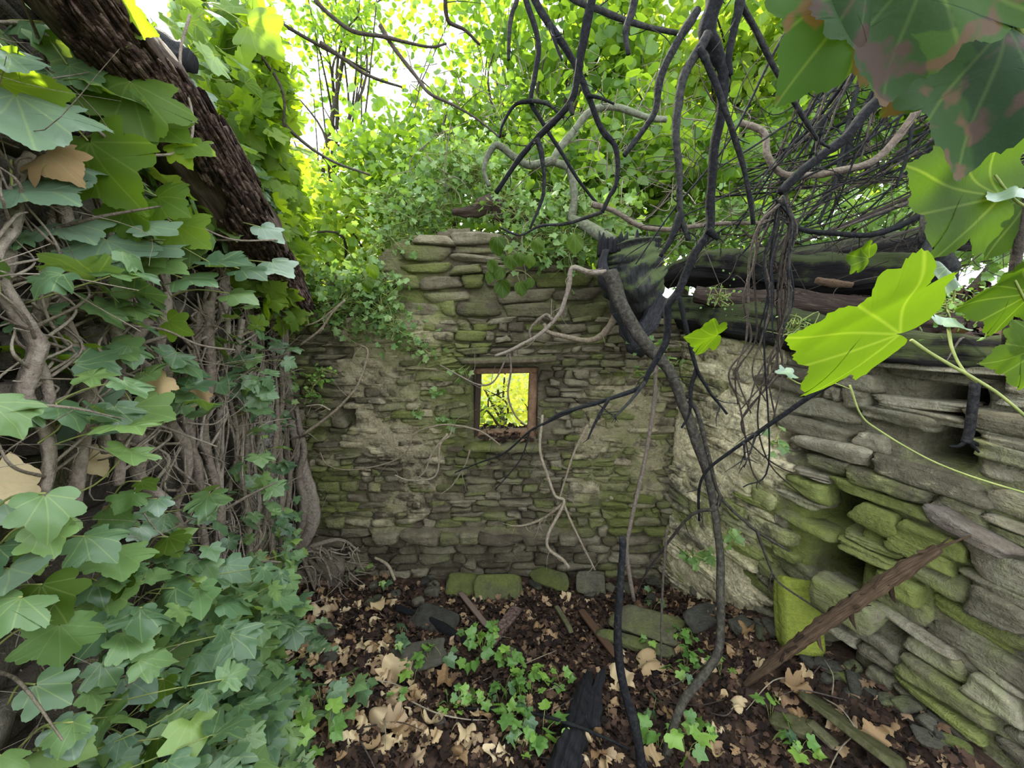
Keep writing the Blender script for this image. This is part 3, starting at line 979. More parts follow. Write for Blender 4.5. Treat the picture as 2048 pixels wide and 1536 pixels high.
# saplings in the room
branch_thing('sapling', 'dark crooked sapling trunk rising from the floor and bending up to the broken stump', 'tree', [
    ([(1326, 1620), (1331, 1536), (1342, 1469), (1369, 1401), (1410, 1346), (1436, 1300), (1441, 1239), (1441, 1174), (1439, 1093), (1428, 1012), (1415, 950), (1392, 881), (1372, 820), (1358, 787), (1341, 746), (1316, 716), (1294, 692), (1266, 655), (1240, 600), (1218, 545)], 1.38, 2.45, (11, 10, 10, 9, 8.5, 8.5, 10, 11, 11, 12, 13, 15), 18),
    ([(1378, 800), (1395, 826), (1418, 914), (1441, 992), (1503, 1054), (1545, 1082), (1578, 1102)], 1.72, 1.70, 6, 2.2),
    ([(1513, 1060), (1532, 1113), (1555, 1161), (1605, 1198), (1666, 1238), (1700, 1256)], 1.70, 1.65, 3, 1.5),
    ([(1430, 1020), (1400, 1022), (1370, 1042), (1325, 1100), (1290, 1150), (1275, 1185)], 1.68, 1.9, 4, 1.6),
    ([(1441, 992), (1436, 1012)], 1.7, 1.69, 5, 4),
], twigs=(6, .03, .10, .003), rough=.12, mat='bark_sapling')
branch_thing('sapling', 'dark broken sapling stem standing left of the crooked trunk', 'tree', [
    ([(1290, 1620), (1284, 1536), (1267, 1442), (1246, 1367), (1236, 1288), (1238, 1203), (1245, 1100), (1244, 1075)], 1.36, 1.50, (15, 12, 10, 8, 7), 9)], twigs=(3, .01, .03, .003), rough=.12)
branch_thing('climbing_vine', 'slender brown stem rising in front of the back wall near the corner', 'stem', [
    ([(1268, 1200), (1254, 1109), (1262, 1044), (1291, 914), (1309, 800), (1312, 740), (1330, 690)], 2.5, 2.4, 5, 4)], mat='bark_stem', twigs=(3, .04, .12, .003))
branch_thing('climbing_vine', 'hair thin hanging stem in front of the right end of the back wall', 'stem', [
    ([(1333, 1060), (1324, 1200), (1322, 1330)], 1.8, 1.75, 3, 2)], mat='bark_twig', twigs=(0, 0, 0, 0))

# curved branch beside the window
branch_thing('curved_branch', 'dark branch curving down from the broken stump with a pale underside', 'branch', [
    ([(1240, 600), (1234, 625), (1216, 658), (1195, 676), (1172, 681), (1135, 674), (1097, 664), (1088, 648)], 2.6, 2.75, 8, 4)], mat='bark_pale', twigs=(2, .04, .1, .003))
branch_thing('curved_branch', 'twisting thin branch running from the stump down past the window lintel', 'branch', [
    ([(1212, 545), (1180, 545), (1145, 536), (1138, 570), (1131, 596), (1117, 630), (1080, 668), (1045, 688), (1018, 702), (990, 712)], 2.5, 2.6, 6, 3),
    ([(1105, 640), (1090, 630), (1060, 660), (1066, 690)], 2.55, 2.6, 4, 2),
    ([(1018, 702), (1022, 740), (1016, 790), (1030, 830), (1050, 850)], 2.6, 2.7, 2.5, 1.4),
    ([(1018, 702), (990, 760), (960, 770), (920, 752), (880, 730)], 2.6, 2.75, 2.2, 1.4)], mat='bark_stem', twigs=(9, .06, .2, .0028))
branch_thing('thin_branch', 'thin dark branch rising to the left below the window towards the sapling', 'branch', [
    ([(1157, 816), (1100, 842), (1060, 862), (1010, 905), (960, 925), (910, 945)], 2.2, 2.6, 3, 1.2), ([(1060, 862), (1040, 920), (990, 980)], 2.4, 2.6, 2, 1)], twigs=(5, .05, .2, .002))
branch_thing('bare_twig', 'pale bare twig spreading over the back wall below and left of the window', 'twig', [
    ([(1000, 890), (960, 862), (905, 850), (870, 852), (830, 868), (812, 905), (770, 928), (700, 940), (655, 930), (640, 905)], 2.75, 2.8, 2, 1.2),
    ([(895, 868), (865, 905), (850, 942), (830, 960)], 2.78, 2.8, 2.5, 1.3),
    ([(905, 850), (900, 870), (880, 890), (876, 940), (860, 958), (815, 960), (790, 950)], 2.78, 2.8, 2.2, 1.3),
    ([(940, 900), (930, 930), (905, 970), (880, 990)], 2.78, 2.8, 2, 1)], mat='bark_pale', twigs=(6, .06, .2, .002))
branch_thing('bare_twig', 'long pale twig arching up the left part of the back wall', 'twig', [
    ([(605, 870), (650, 838), (680, 812), (712, 775), (730, 730), (735, 700), (720, 690)], 2.7, 2.8, 3.5, 1.6),
    ([(600, 690), (640, 660), (665, 625), (690, 600), (640, 640), (610, 652)], 2.7, 2.7, 2.5, 1.4),
    ([(660, 820), (640, 810), (612, 812)], 2.7, 2.7, 2, 1.2)], mat='bark_pale', twigs=(6, .06, .22, .002))
branch_thing('bare_twig', 'tangle of pale roots hanging on the back wall right of the ledge', 'twig', [
    ([(1085, 830), (1080, 900), (1095, 950), (1110, 991), (1128, 1005), (1097, 1067), (1097, 1097), (1124, 1118), (1138, 1135)], 2.82, 2.72, 3, 4),
    ([(1128, 1005), (1090, 1035), (1050, 1050), (1020, 1052)], 2.78, 2.8, 3.5, 2), ([(1128, 1010), (1150, 1060), (1175, 1110), (1190, 1140)], 2.78, 2.7, 3, 2),
    ([(1110, 1020), (1080, 1045), (1085, 1062)], 2.78, 2.78, 2.5, 1.5), ([(1176, 850), (1150, 900), (1130, 960), (1118, 1000)], 2.78, 2.8, 3, 2)], mat='bark_pale', twigs=(10, .05, .15, .0025))

# twigs from the canopy at the upper left
LT = [
    ([(478, -10), (540, 35), (581, 58), (640, 92), (700, 123), (740, 145)], 2.6, 'thin dark twig running down right from the top edge, leftmost'),
    ([(640, 85), (690, 120), (729, 147), (765, 162), (804, 174)], 2.4, 'dark bare twig ending in front of the white sky gap'),
    ([(630, 0), (660, 30), (705, 62), (766, 73), (814, 85), (862, 94), (893, 87)], 2.5, 'dark crooked twig reaching right across the white sky gap'),
    ([(440, -20), (455, 17), (505, 90), (564, 178), (567, 256)], 2.2, 'thin straight vine hanging with a bend beside the curtain of leaves'),
    ([(760, 50), (783, 89), (830, 150), (858, 186), (903, 208), (951, 236), (1000, 275)], 2.6, 'long thin twig running down right to the pale arching stem'),
    ([(470, 120), (520, 190), (590, 270), (660, 320), (740, 350)], 2.6, 'thin vine trailing right from the leaf curtain over the sunny bushes'),
    ([(890, -20), (896, 40), (930, 60), (960, 90)], 2.4, 'short thin twig at the top edge above the sky gap')]
for pts, Y, lab in LT:
    branch_thing('canopy_twig', lab, 'twig', [(pts, Y, Y + .15, 4.2, 2)], mat='bark_twig', twigs=(4, .08, .3, .003))

# ------------------------------------------------------------------ thicket at the upper right
thicket = empty('bramble_thicket', at(2000, 60, 2.1)); tag(thicket, 'dense thicket of thin dark bare stems hanging from the upper right', 'thicket')
for k in range(80):
    g = Geo()
    sx, sy = rng.uniform(1640, 2300), rng.uniform(-220, 140)
    if rng.uniform() < .18: sx, sy = rng.uniform(2050, 2300), rng.uniform(0, 300)
    ex, ey = rng.uniform(1380, 1900), rng.uniform(300, 545)
    if sx - ex < 120: ex = sx - rng.uniform(120, 450)
    Ya, Yb = rng.uniform(1.7, 2.6), rng.uniform(1.9, 2.9)
    sag = rng.uniform(10, 80)
    mx_, my_ = sx * .5 + ex * .5 + rng.normal() * 18, sy * .45 + ey * .55 + sag
    r0 = rng.uniform(1.4, 3.6) if k > 9 else rng.uniform(4, 6.5)
    pts = [(sx, sy), (sx * .75 + ex * .25 + rng.normal() * 10, sy * .72 + ey * .28 + sag * .55), (mx_, my_), (sx * .22 + ex * .78 + rng.normal() * 12, sy * .2 + ey * .8 + sag * .6), (ex, ey)]
    _, P = wood(pts, Ya, Yb, r0, max(1.2, r0 * .45), g, sides=5, n=5)
    thorn_twigs(g, P, 3, .08, .35, .0032)
    g.build('stem', M['bark_dark'] if rng.uniform() < .6 else M['bark_twig'], thicket)
g = Geo()
for k in range(230):
    c = at(rng.uniform(1350, 2100), rng.uniform(180, 560), rng.uniform(2.0, 3.2))
    d = unit(rng.normal(size=3) + np.array([-.8, 0, -.5]))
    l = rng.uniform(.15, .6)
    tube(g, [c, c + d * l * .5 + rng.normal(size=3) * .05, c + d * l + rng.normal(size=3) * .09], [.003, .0015], sides=4, n=4, cap=False)
o = g.build('twig_tangle', M['bark_twig'], thicket); o['kind'] = 'stuff'

bundle = empty('vine_bundle', at(1550, 400, 1.9)); tag(bundle, 'bundle of thin dark dead vines hanging straight down in front of the fallen beam', 'vines')
for k in range(17):
    g = Geo()
    x = 1500 + rng.uniform(0, 75)
    pts = [(1560 + rng.normal() * 8, 392 + rng.uniform(0, 20)), (x + 18, 450), (x + rng.normal() * 6, 520), (x + rng.normal() * 8, 600), (x - 8 + rng.normal() * 8, 680),
           (x - 25 + rng.normal() * 18, 745), (x - 50 + rng.normal() * 30, 800 + rng.uniform(0, 60))]
    if k % 3 == 0: pts = pts[:5]
    if k % 4 == 1: pts += [(x - 20 + rng.normal() * 30, 930), (x + rng.normal() * 40, 960 + rng.uniform(0, 40))]
    _, P = wood(pts, 1.75 + rng.uniform(-.05, .1), 1.75 + rng.uniform(-.1, .1), 2.7, 1.4, g, sides=5)
    thorn_twigs(g, P, 4, .03, .10, .0022)
    g.build('vine', M['bark_twig' if k % 3 else 'bark_dark'], bundle)
branch_thing('hanging_branch', 'long grey level stem running right from the bundle of vines above the logs', 'branch', [
    ([(1184, 408), (1229, 422), (1280, 452), (1341, 459), (1396, 452), (1450, 447), (1530, 446)], 2.3, 2.1, 6, 4)], mat='bark_stem', twigs=(6, .06, .2, .003))
branch_thing('hanging_branch', 'long dark curved stem sagging above the logs and rising at the right', 'branch', [
    ([(1562, 432), (1600, 458), (1680, 468), (1740, 470), (1790, 456), (1846, 430), (1900, 415)], 2.0, 1.8, 5, 6)], twigs=(5, .05, .2, .003))
branch_thing('hanging_branch', 'pale grey curved stem joining the knot above the bundle of vines', 'branch', [
    ([(1480, 245), (1510, 255), (1530, 270), (1535, 310), (1560, 345), (1600, 352), (1660, 345), (1740, 325), (1790, 280), (1850, 200)], 2.1, 1.9, 6, 7)], mat='bark_stem', twigs=(5, .05, .2, .003))
branch_thing('hanging_branch', 'dark stem running up right from the knot above the bundle of vines', 'branch', [
    ([(1560, 385), (1600, 345), (1650, 305), (1690, 275), (1740, 215), (1800, 160), (1880, 90), (1960, 20)], 1.8, 1.7, 8, 10)], twigs=(5, .05, .2, .003))

# ------------------------------------------------------------------ beams and logs
def log(name, label, mat, pts, radii, sides=36, lump=.10, rough=.10, n=8, squash=1.0, cat='log', parent=None):
    g = Geo()
    tube(g, pts, radii, sides=sides, lump=lump, rough=rough, n=n, squash=squash, ridge=.07 if max(radii) > .03 else 0)
    o = g.build(name, M[mat], parent)
    if parent is None: tag(o, label, cat)
    return o


# leaning beam at the upper left: rests on the far end of the left wall
lb = empty('fallen_beam', at(585, 590, 2.55)); tag(lb, 'thick dark rotten beam leaning from the upper left down onto the left wall end', 'beam')
bp = [at(580, 600, 2.45), at(535, 522, 2.25), on_left(462, 410, .22), on_left(378, 285, .20), on_left(285, 150, .19), on_left(180, 20, .19), on_left(60, -140, .19)]
g = Geo(); tube(g, bp, [.10, .135, .135, .12, .10, .085, .075], sides=40, lump=.06, rough=.05, n=12, squash=.85, ridge=.05)
g.build('heartwood', M['wood_rot'], lb)
off = lambda P, dx, dz, dy=0: [p + np.array([dx, dy, dz]) for p in P]
g = Geo()
C = catmull(np.array(bp), 9)
for k in range(2300):
    i = rng.integers(1, len(C) - 1)
    sc_ = .35 + .5 * max(0, C[i][1] - .5) / 1.9
    t = unit(C[i] - C[i - 1])
    side = unit(np.cross(t, np.array([0, -1., 0])))
    if side[0] < 0: side = -side
    a = rng.uniform(-.62, .45) * (1 if rng.uniform() < .8 else 1.5)
    nrm = math.cos(a) * side + math.sin(a) * unit(np.cross(side, t))
    p = C[i] + nrm * (.90 + .14 * rng.uniform()) * float(np.interp(i / len(C), [0, .17, .33, .5, .67, .83, 1], [.10, .135, .135, .12, .10, .085, .075])) + t * rng.uniform(-.06, .06)
    rock(g, p, np.array([t, nrm, np.cross(t, nrm)]), (rng.uniform(.03, .10) * sc_, rng.uniform(.006, .016) * sc_, rng.uniform(.005, .012) * sc_), e=7, n=3, amp=.25, lc=(.5, rng.uniform(), rng.uniform()))
o = g.build('bark', M['bark_red'], lb); o['label'] = 'crumbling reddish bark along the upper side'
g = Geo()
kb = on_left(345, 108, .22)
tube(g, [kb - np.array([.13, 0, -.03]), kb, kb + np.array([.055, -.02, -.03])], [.045, .038, .028], sides=14, lump=.12, rough=.12)
g.build('knot', M['wood_char'], lb)

# long beam lying on the right wall
bm = [on_right(1296, 622, -.10), on_right(1400, 630, -.06), on_right(1500, 646, -.03), on_right(1620, 670, -.02), on_right(1750, 692, -.03), on_right(1900, 706, -.05), on_right(2120, 716, -.08), on_right(2300, 722, -.10)]
bt = empty('fallen_beam', bm[2]); tag(bt, 'long split mossy beam lying along the top of the right wall', 'beam')
g = Geo(); tube(g, bm, [.10, .125, .12, .10, .085, .07, .07, .08], sides=48, lump=.11, rough=.08, n=14, ridge=.08)
g.build('heartwood', M['wood_moss'], bt)
g = Geo()
for (a, b, o1, r) in (((1330, 665), (1560, 690), -.02, .032), ((1500, 620), (1700, 655), -.12, .025), ((1560, 690), (2100, 726), -.0, .030), ((1350, 590), (1560, 625), -.2, .03), ((1700, 668), (2100, 690), -.03, .02)):
    m_ = ((a[0] + b[0]) / 2, (a[1] + b[1]) / 2 + 3)
    tube(g, [on_right(*a, o1), on_right(*m_, o1), on_right(*b, o1)], [r * .5, r, r * .4], sides=10, lump=.2, rough=.2, n=10, squash=.6)
g.build('splinter', M['wood_moss'], bt)

l2 = [at(1330, 560, 3.25), at(1400, 535, 3.05), at(1500, 540, 2.8), at(1600, 550, 2.55), at(1750, 545, 2.3), at(1900, 560, 2.1)]
log('fallen_log', 'long grey log lying behind the beam at the top of the right wall', 'wood_moss', l2, [.07, .13, .14, .13, .12, .10])
l3 = [at(1390, 590, 2.75), at(1470, 600, 2.62), at(1560, 606, 2.45), at(1680, 618, 2.3), at(1830, 650, 2.0), at(1960, 655, 1.85)]
log('fallen_log', 'dark log squeezed between the split beam and the grey log', 'wood_rot', l3, [.05, .07, .075, .07, .07, .06])
log('fallen_log', 'pale grey log half buried in the bank under the thicket', 'wood_moss', [at(1560, 520, 3.2), at(1700, 500, 2.9), at(1850, 480, 2.7), at(1990, 470, 2.5)], [.08, .09, .08, .07])
log('broken_branch', 'orange brown piece of split wood on the bank behind the beam', 'wood_brown', [at(1632, 560, 2.0), at(1665, 566, 1.98), at(1705, 570, 1.95)], [.015, .02, .013], sides=8, cat='branch')

# broken stump at the corner
st = empty('broken_stump', at(1262, 560, 2.75)); tag(st, 'hollow broken stump with a smooth mossy side above the wall corner', 'stump')
g = Geo()
tube(g, [at(1290, 640, 2.85), at(1280, 600, 2.8), at(1266, 555, 2.72), at(1262, 520, 2.70), at(1258, 490, 2.70)], [.10, .165, .215, .205, .20], sides=48, lump=.06, rough=.05, n=12, ridge=.025)
g.build('trunk', M['wood_stump'], st)
g = Geo()
for k in range(36):
    a = k / 36 * 6.283
    c = at(1258, 492, 2.70) + np.array([math.cos(a) * .19, math.sin(a) * .17, 0])
    tube(g, [c - ZA * .06, c + ZA * rng.uniform(0, .03), c + ZA * rng.uniform(.01, .09) + rng.normal(size=3) * .008], [.02, .016, .004], sides=5, n=3)
tube(g, [at(1212, 500, 2.6), at(1206, 545, 2.58), at(1225, 590, 2.55), at(1250, 640, 2.5), at(1268, 690, 2.5)], [.02, .035, .04, .045, .035], sides=14, lump=.18, rough=.2, n=8)
tube(g, [at(1250, 640, 2.56), at(1268, 690, 2.5), at(1300, 700, 2.5), at(1340, 740, 2.45)], [.035, .04, .035, .025], sides=12, lump=.2, rough=.2, n=8)
tube(g, [at(1320, 600, 2.7), at(1290, 655, 2.6), at(1262, 680, 2.55)], [.07, .06, .04], sides=14, lump=.2, rough=.2, n=8)
g.build('splintered_rim', M['wood_char'], st)
log('fallen_branch', 'dark curved limb lying on the very top of the gable', 'wood_rot', [at(905, 425, 3.1), at(950, 420, 3.1), at(985, 408, 3.1), at(1010, 425, 3.1), at(1050, 440, 3.1), at(1090, 462, 3.1)], [.02, .045, .06, .06, .05, .04], sides=12, cat='branch', lump=.15, rough=.2)

# ------------------------------------------------------------------ stones and wood on the floor
def slab(name, label, px, py, L, W, T, yaw, tilt=0., roll=0., mat='stone_loose', lift=0., e=7, moss=.4, n=8, base=None, cat='stone', group=None, amp=.10, amp2=.03):
    p = on_ground(px, py) if base is None else np.array(base)
    R = rotmat(ZA, math.radians(yaw)) @ rotmat(XA, math.radians(tilt)) @ rotmat(YA, math.radians(roll))
    g = Geo()
    rock(g, p + ZA * (T * .35 + lift), R.T, (L / 2, W / 2, T / 2), e=e, amp=amp, n=n, lc=(moss, .1, rng.uniform()), taper=.22, fine=amp2)
    return tag(g.build(name, M[mat]), label, cat, group)


slab('stone_slab', 'greenish flat slab lying tilted at the foot of the back wall below the window', 1000, 1190, .36, .20, .045, 5, 35, 4, moss=.8, lift=.05, n=8)
slab('stone_slab', 'oval mossy slab leaning right of the greenish slab by the back wall', 1098, 1170, .32, .16, .05, -28, 40, -6, moss=.85, lift=.05)
slab('stone_slab', 'dark flat slate among dead leaves left of the greenish slab', 870, 1252, .34, .20, .04, -20, 15, 8, moss=.1, lift=.03)
slab('stone_slab', 'dark pointed slate lying flat in the leaves at the centre left', 835, 1330, .34, .17, .05, 14, 12, -5, moss=.2, lift=.03)
slab('stone_slab', 'long mossy slab lying behind the left sapling stem', 1300, 1268, .46, .20, .05, -26, 10, -4, moss=.7, lift=.05)
slab('stone_slab', 'lower mossy slab edge under the long slab behind the sapling', 1275, 1302, .44, .09, .045, -26, 5, -4, moss=.75, lift=.03, e=5)
slab('stone_slab', 'pale lens shaped slab at the corner where the two walls meet', 1425, 1195, .30, .14, .05, -4, 25, 3, moss=.2, lift=.04)
slab('stone_slab', 'thin slab lying below the pale slab at the wall corner', 1410, 1245, .26, .14, .05, 20, 18, -3, moss=.3, lift=.03)
slab('mossy_slab', 'bright green moss covered slab standing against the right wall', 1592, 1285, .20, .36, .10, -18, 66, 6, mat='stone_moss', moss=1.3, lift=.13, e=9, amp=.04)
slab('wall_block', 'squared grey green block jutting from the foot of the right wall below the lower niche', 1690, 1225, .26, .16, .14, -64, 0, 8, moss=.75, mat='stone_right', base=on_right(1690, 1222, .03), e=10, amp=.05)
slab('stone', 'small pale angular stone in the leaves by the right wall', 1480, 1262, .12, .09, .06, 20, mat='stone_loose', moss=0, lift=.01)
slab('stone', 'whitish rough stone among the dead leaves at the foot of the ivy stems', 645, 1275, .15, .08, .07, -10, moss=0, mat='stone_left', lift=.02, e=4)
slab('stone', 'second whitish stone touching the first among the dead leaves', 612, 1293, .09, .07, .05, 30, moss=0, mat='stone_left', lift=.01, e=4)
slab('stone', 'grey rounded stone under the white stones beside the ivy roots', 655, 1330, .10, .08, .06, 0, moss=.3, lift=.0, e=3)
slab('stone', 'small pale stone between leaves below the centre of the floor', 880, 1452, .06, .05, .04, 0, moss=.0, lift=.0, e=3, mat='stone_left')
slab('stone', 'brown angular stone at the floor centre covered with thin moss', 1012, 1318, .12, .09, .06, 10, moss=.5, lift=.0)
slab('wall_block', 'pale lichen white stone sticking out of the right wall', 1935, 1075, .24, .10, .06, -74, 0, 14, moss=0, mat='stone_left', base=on_right(1935, 1072, .03), e=8)
slab('stone_slab', 'mossy flat slab leaning on the lowest course of the back wall left of centre', 930, 1180, .30, .18, .07, 0, 30, 2, moss=.9, lift=.02)
slab('stone_slab', 'upright hollow tile like slab at the back wall near the corner', 1182, 1185, .22, .17, .045, -10, 62, 6, moss=.6, lift=.07)
for k in range(26):
    pxy = (rng.uniform(640, 1440), rng.uniform(1150, 1215))
    ms_, T_, L_ = rng.uniform(.1, .9), rng.uniform(.03, .07), rng.uniform(.06, .16)
    d_ = ('mossy green' if ms_ > .5 else 'bare brown') + (' flat' if T_ < .05 else ' thick') + (' small' if L_ < .10 else ' long')
    sd_ = 'left' if pxy[0] < 1000 else 'right'
    slab('rubble_stone', d_ + ' stone fallen at the foot of the back wall, %s half' % sd_, *pxy, L_, rng.uniform(.05, .10), T_, rng.uniform(0, 180), rng.uniform(-20, 20), rng.uniform(-15, 15), moss=ms_, e=5, n=5, group=d_ + ' stones along the %s half of the back wall' % sd_)
for k in range(22):
    t = rng.uniform(0, 1)
    pxy = (1500 + 420 * t + rng.normal() * 12, 1235 + 270 * t + rng.normal() * 12)
    ms_, L_ = rng.uniform(.1, .9), rng.uniform(.05, .14)
    d_ = ('mossy green' if ms_ > .5 else 'bare grey') + (' small' if L_ < .09 else ' long')
    sd_ = 'above' if pxy[0] < 1660 else 'below'
    slab('rubble_stone', d_ + ' slaty stone along the foot of the right wall, %s the leaning branch' % sd_, *pxy, L_, rng.uniform(.04, .08), rng.uniform(.02, .05), rng.uniform(0, 180), rng.uniform(-20, 20), rng.uniform(-15, 15), moss=ms_, e=5, n=5, group=d_ + ' stones along the right wall %s the leaning branch' % sd_)

# planks
def plank(label, a, b, w, th, mat='wood_plank', la=.03, lb_=.03, name='plank', roll=0.):
    A, B = on_ground(*a, la), on_ground(*b, lb_)
    d = unit(B - A)
    s = unit(np.cross(d, ZA))
    u_ = np.cross(s, d)
    R = rotmat(d, math.radians(roll))
    g = Geo()
    rock(g, (A + B) / 2, np.array([d, R @ s, R @ u_]), (np.linalg.norm(B - A) / 2, w / 2, th / 2), e=14, amp=.02, n=8, lc=(rng.uniform(), rng.uniform(), rng.uniform()), taper=.10, fine=.012)
    return tag(g.build(name, M[mat]), label, 'plank')


plank('long mossy plank lying at the bottom right in front of the right wall', (1610, 1390), (1800, 1535), .13, .03, la=.06, lb_=.07, roll=-25)
plank('greenish narrow board edge left of the long mossy plank', (1620, 1452), (1672, 1500), .05, .02, la=.04, lb_=.03)
plank('short mossy plank end beside the seedlings at the bottom right', (1548, 1440), (1625, 1462), .10, .03, la=.04, lb_=.05)
plank('curved brown plank on the floor left of the broken sapling stem', (1162, 1222), (1232, 1312), .055, .02, la=.07, lb_=.05, mat='wood_brown')
plank('thin mossy lath slanting right of the greenish slab', (1112, 1212), (1142, 1262), .035, .02, la=.05, lb_=.05)
plank('dark narrow board slanting down from the foot of the back wall', (920, 1185), (972, 1252), .04, .02, la=.06, lb_=.05, mat='wood_rot')
plank('reddish rotten board standing in leaves right of the floor centre', (1035, 1215), (978, 1290), .08, .025, la=.07, lb_=.05, mat='bark_red')
plank('dark board lying under the leaning branch at the lower right', (1490, 1372), (1585, 1420), .14, .02, la=.0, lb_=.0, mat='wood_rot')

# blackened forked log at the bottom centre
cl = empty('blackened_log', on_ground(1150, 1480)); tag(cl, 'blackened rotten log with a forked end lying at the bottom centre', 'log')
g = Geo(); tube(g, [on_ground(1100, 1640, .06), on_ground(1128, 1536, .05), on_ground(1150, 1460, .05), on_ground(1165, 1400, .05), on_ground(1178, 1356, .05)], [.065, .065, .058, .05, .03], sides=36, lump=.12, rough=.10, n=14, ridge=.08)
g.build('trunk', M['wood_char'], cl)
g = Geo(); tube(g, [on_ground(1182, 1452, .05), on_ground(1192, 1390, .06), on_ground(1207, 1340, .07)], [.040, .030, .012], sides=24, lump=.15, rough=.14, n=12, ridge=.08)
g.build('fork', M['wood_char'], cl)
log('fallen_branch', 'dark curved branch lying on the leaves left of the centre', 'wood_char', [on_ground(795, 1215, .05), on_ground(850, 1238, .04), on_ground(895, 1262, .03), on_ground(940, 1290, .02)], [.02, .03, .035, .015], sides=12, cat='branch')
log('fallen_branch', 'thin dark branch crossing over the blackened log', 'bark_dark', [on_ground(930, 1418, .03), on_ground(1040, 1425, .05), on_ground(1120, 1444, .14), on_ground(1190, 1468, .08), on_ground(1260, 1500, .03)], [.007, .008, .008, .008, .005], sides=7, cat='branch', lump=.02)
log('fallen_twig', 'pale thin twig arching over seedlings left of the blackened log', 'bark_pale', [on_ground(822, 1405, .03), on_ground(870, 1425, .05), on_ground(930, 1440, .03), on_ground(980, 1442, .02)], [.004, .004, .003, .002], sides=6, cat='twig', lump=.02)
log('fallen_twig', 'yellowish twig poking up among the seedlings at the centre', 'bark_pale', [on_ground(1020, 1345, .02), on_ground(1065, 1322, .05), on_ground(1112, 1302, .08)], [.004, .004, .002], sides=6, cat='twig', lump=.02)
log('fallen_twig', 'pale broken stick end standing by the foot of the back wall at the left', 'bark_pale', [at(750, 1115, 2.75), at(775, 1130, 2.7), at(790, 1160, 2.6)], [.010, .013, .010], sides=8, cat='twig', lump=.1)

# brown broken branch leaning on the right wall
lbx = empty('leaning_branch', on_ground(1500, 1366)); tag(lbx, 'brown splintered branch leaning diagonally against the right wall', 'branch')
A_, B_ = on_ground(1490, 1372, .02), on_right(1878, 1098, .12)
g = Geo()
pp = [A_ * (1 - t) + B_ * t + np.array([0, 0, .025 * math.sin(t * 3.1)]) for t in np.linspace(0, 1, 8)]
tube(g, pp, [.014, .021, .025, .027, .027, .029, .026, .015], sides=30, lump=.12, rough=.10, n=12, ridge=.11)
g.build('stem', M['wood_brown'], lbx)
g = Geo()
for k in range(26):
    t = rng.uniform(.25, 1)
    p = A_ * (1 - t) + B_ * t + ZA * .02
    d = unit((B_ - A_) * .9 + rng.normal(size=3) * .16)
    tube(g, [p - d * .06 + rng.normal(size=3) * .016, p + rng.normal(size=3) * .014, p + d * rng.uniform(.06, .13) + rng.normal(size=3) * .014], [.006, .007, .002], sides=5, n=4)
for t in (.45, .62, .8):
    p = A_ * (1 - t) + B_ * t
    tube(g, [p, p + np.array([.01, -.01, -.05]), p + np.array([.02, -.02, -.075])], [.012, .008, .002], sides=6, n=4)
g.build('splinter', M['wood_brown'], lbx)

# ------------------------------------------------------------------ roots and thick ivy stems on the left
def rootlets(g, c, n, l, r):
    for _ in range(n):
        d = unit(rng.normal(size=3) + np.array([.5, -.3, -.4]))
        e_ = c + d * l
        e_[2] = max(e_[2], ground_z(e_[0], e_[1]) + .01)
        m_ = (c + e_) / 2 + rng.normal(size=3) * l * .12 + ZA * l * .06
        tube(g, [c, m_, e_], [r, r * .7, r * .3], sides=6, n=5)


cv = empty('corner_vine', at(608, 1080, 2.85)); tag(cv, 'thick twisted double ivy trunk climbing the corner left of the back wall', 'vine')
g = Geo(); tube(g, [at(600, 1095, 2.78), at(618, 1068, 2.78), at(628, 1035, 2.8), at(622, 985, 2.82), at(606, 935, 2.84), at(594, 880, 2.85), at(582, 830, 2.86), at(575, 760, 2.8), at(570, 690, 2.75), at(566, 630, 2.7)], [.045, .042, .055, .05, .045, .04, .036, .03, .028, .025], sides=12, lump=.12, rough=.10, n=7)
g.build('stem', M['bark_stem'], cv)
g = Geo(); tube(g, [at(595, 1085, 2.8), at(604, 1045, 2.76), at(608, 1000, 2.78), at(598, 950, 2.8), at(608, 905, 2.82), at(600, 860, 2.84), at(590, 800, 2.84)], [.04, .036, .036, .028, .024, .02, .016], sides=10, lump=.12, rough=.10, n=7)
g.build('stem', M['bark_stem'], cv)
g = Geo(); rootlets(g, at(600, 1100, 2.78), 16, .45, .022)
g.build('root', M['bark_stem'], cv)
rt = empty('exposed_root', on_ground(605, 1215)); tag(rt, 'pale forked root creeping over dead leaves at the foot of the ivy stems', 'root')
for pts in ([(545, 1190), (575, 1215), (610, 1212), (650, 1198)], [(560, 1235), (575, 1222), (592, 1240), (612, 1252)], [(535, 1260), (562, 1252), (585, 1268)], [(582, 1120), (600, 1150), (640, 1165)]):
    g = Geo(); tube(g, [on_ground(x, y, .035) for x, y in pts], [.012, .014, .009, .005][:len(pts)], sides=8, rough=.15); g.build('root', M['bark_stem'], rt)
# root heap under the corner trunk
rk = Geo()
for k in range(70):
    c = at(rng.uniform(600, 720), rng.uniform(1090, 1165), rng.uniform(2.55, 2.85))
    d = unit(rng.normal(size=3) * .6 + np.array([.4, -.2, -.5]))
    tube(rk, [c, c + d * .06 + rng.normal(size=3) * .02, c + d * .15], [.006, .005, .002], sides=5, n=4)
rock(rk, at(640, 1150, 2.78), np.eye(3), (.22, .14, .14), e=2.6, amp=.15, n=8, lc=(.5, .5, .3))
tag(rk.build('root_mound', M['bark_stem']), 'dark earthy mound of fine roots at the foot of the corner ivy trunk', 'roots')

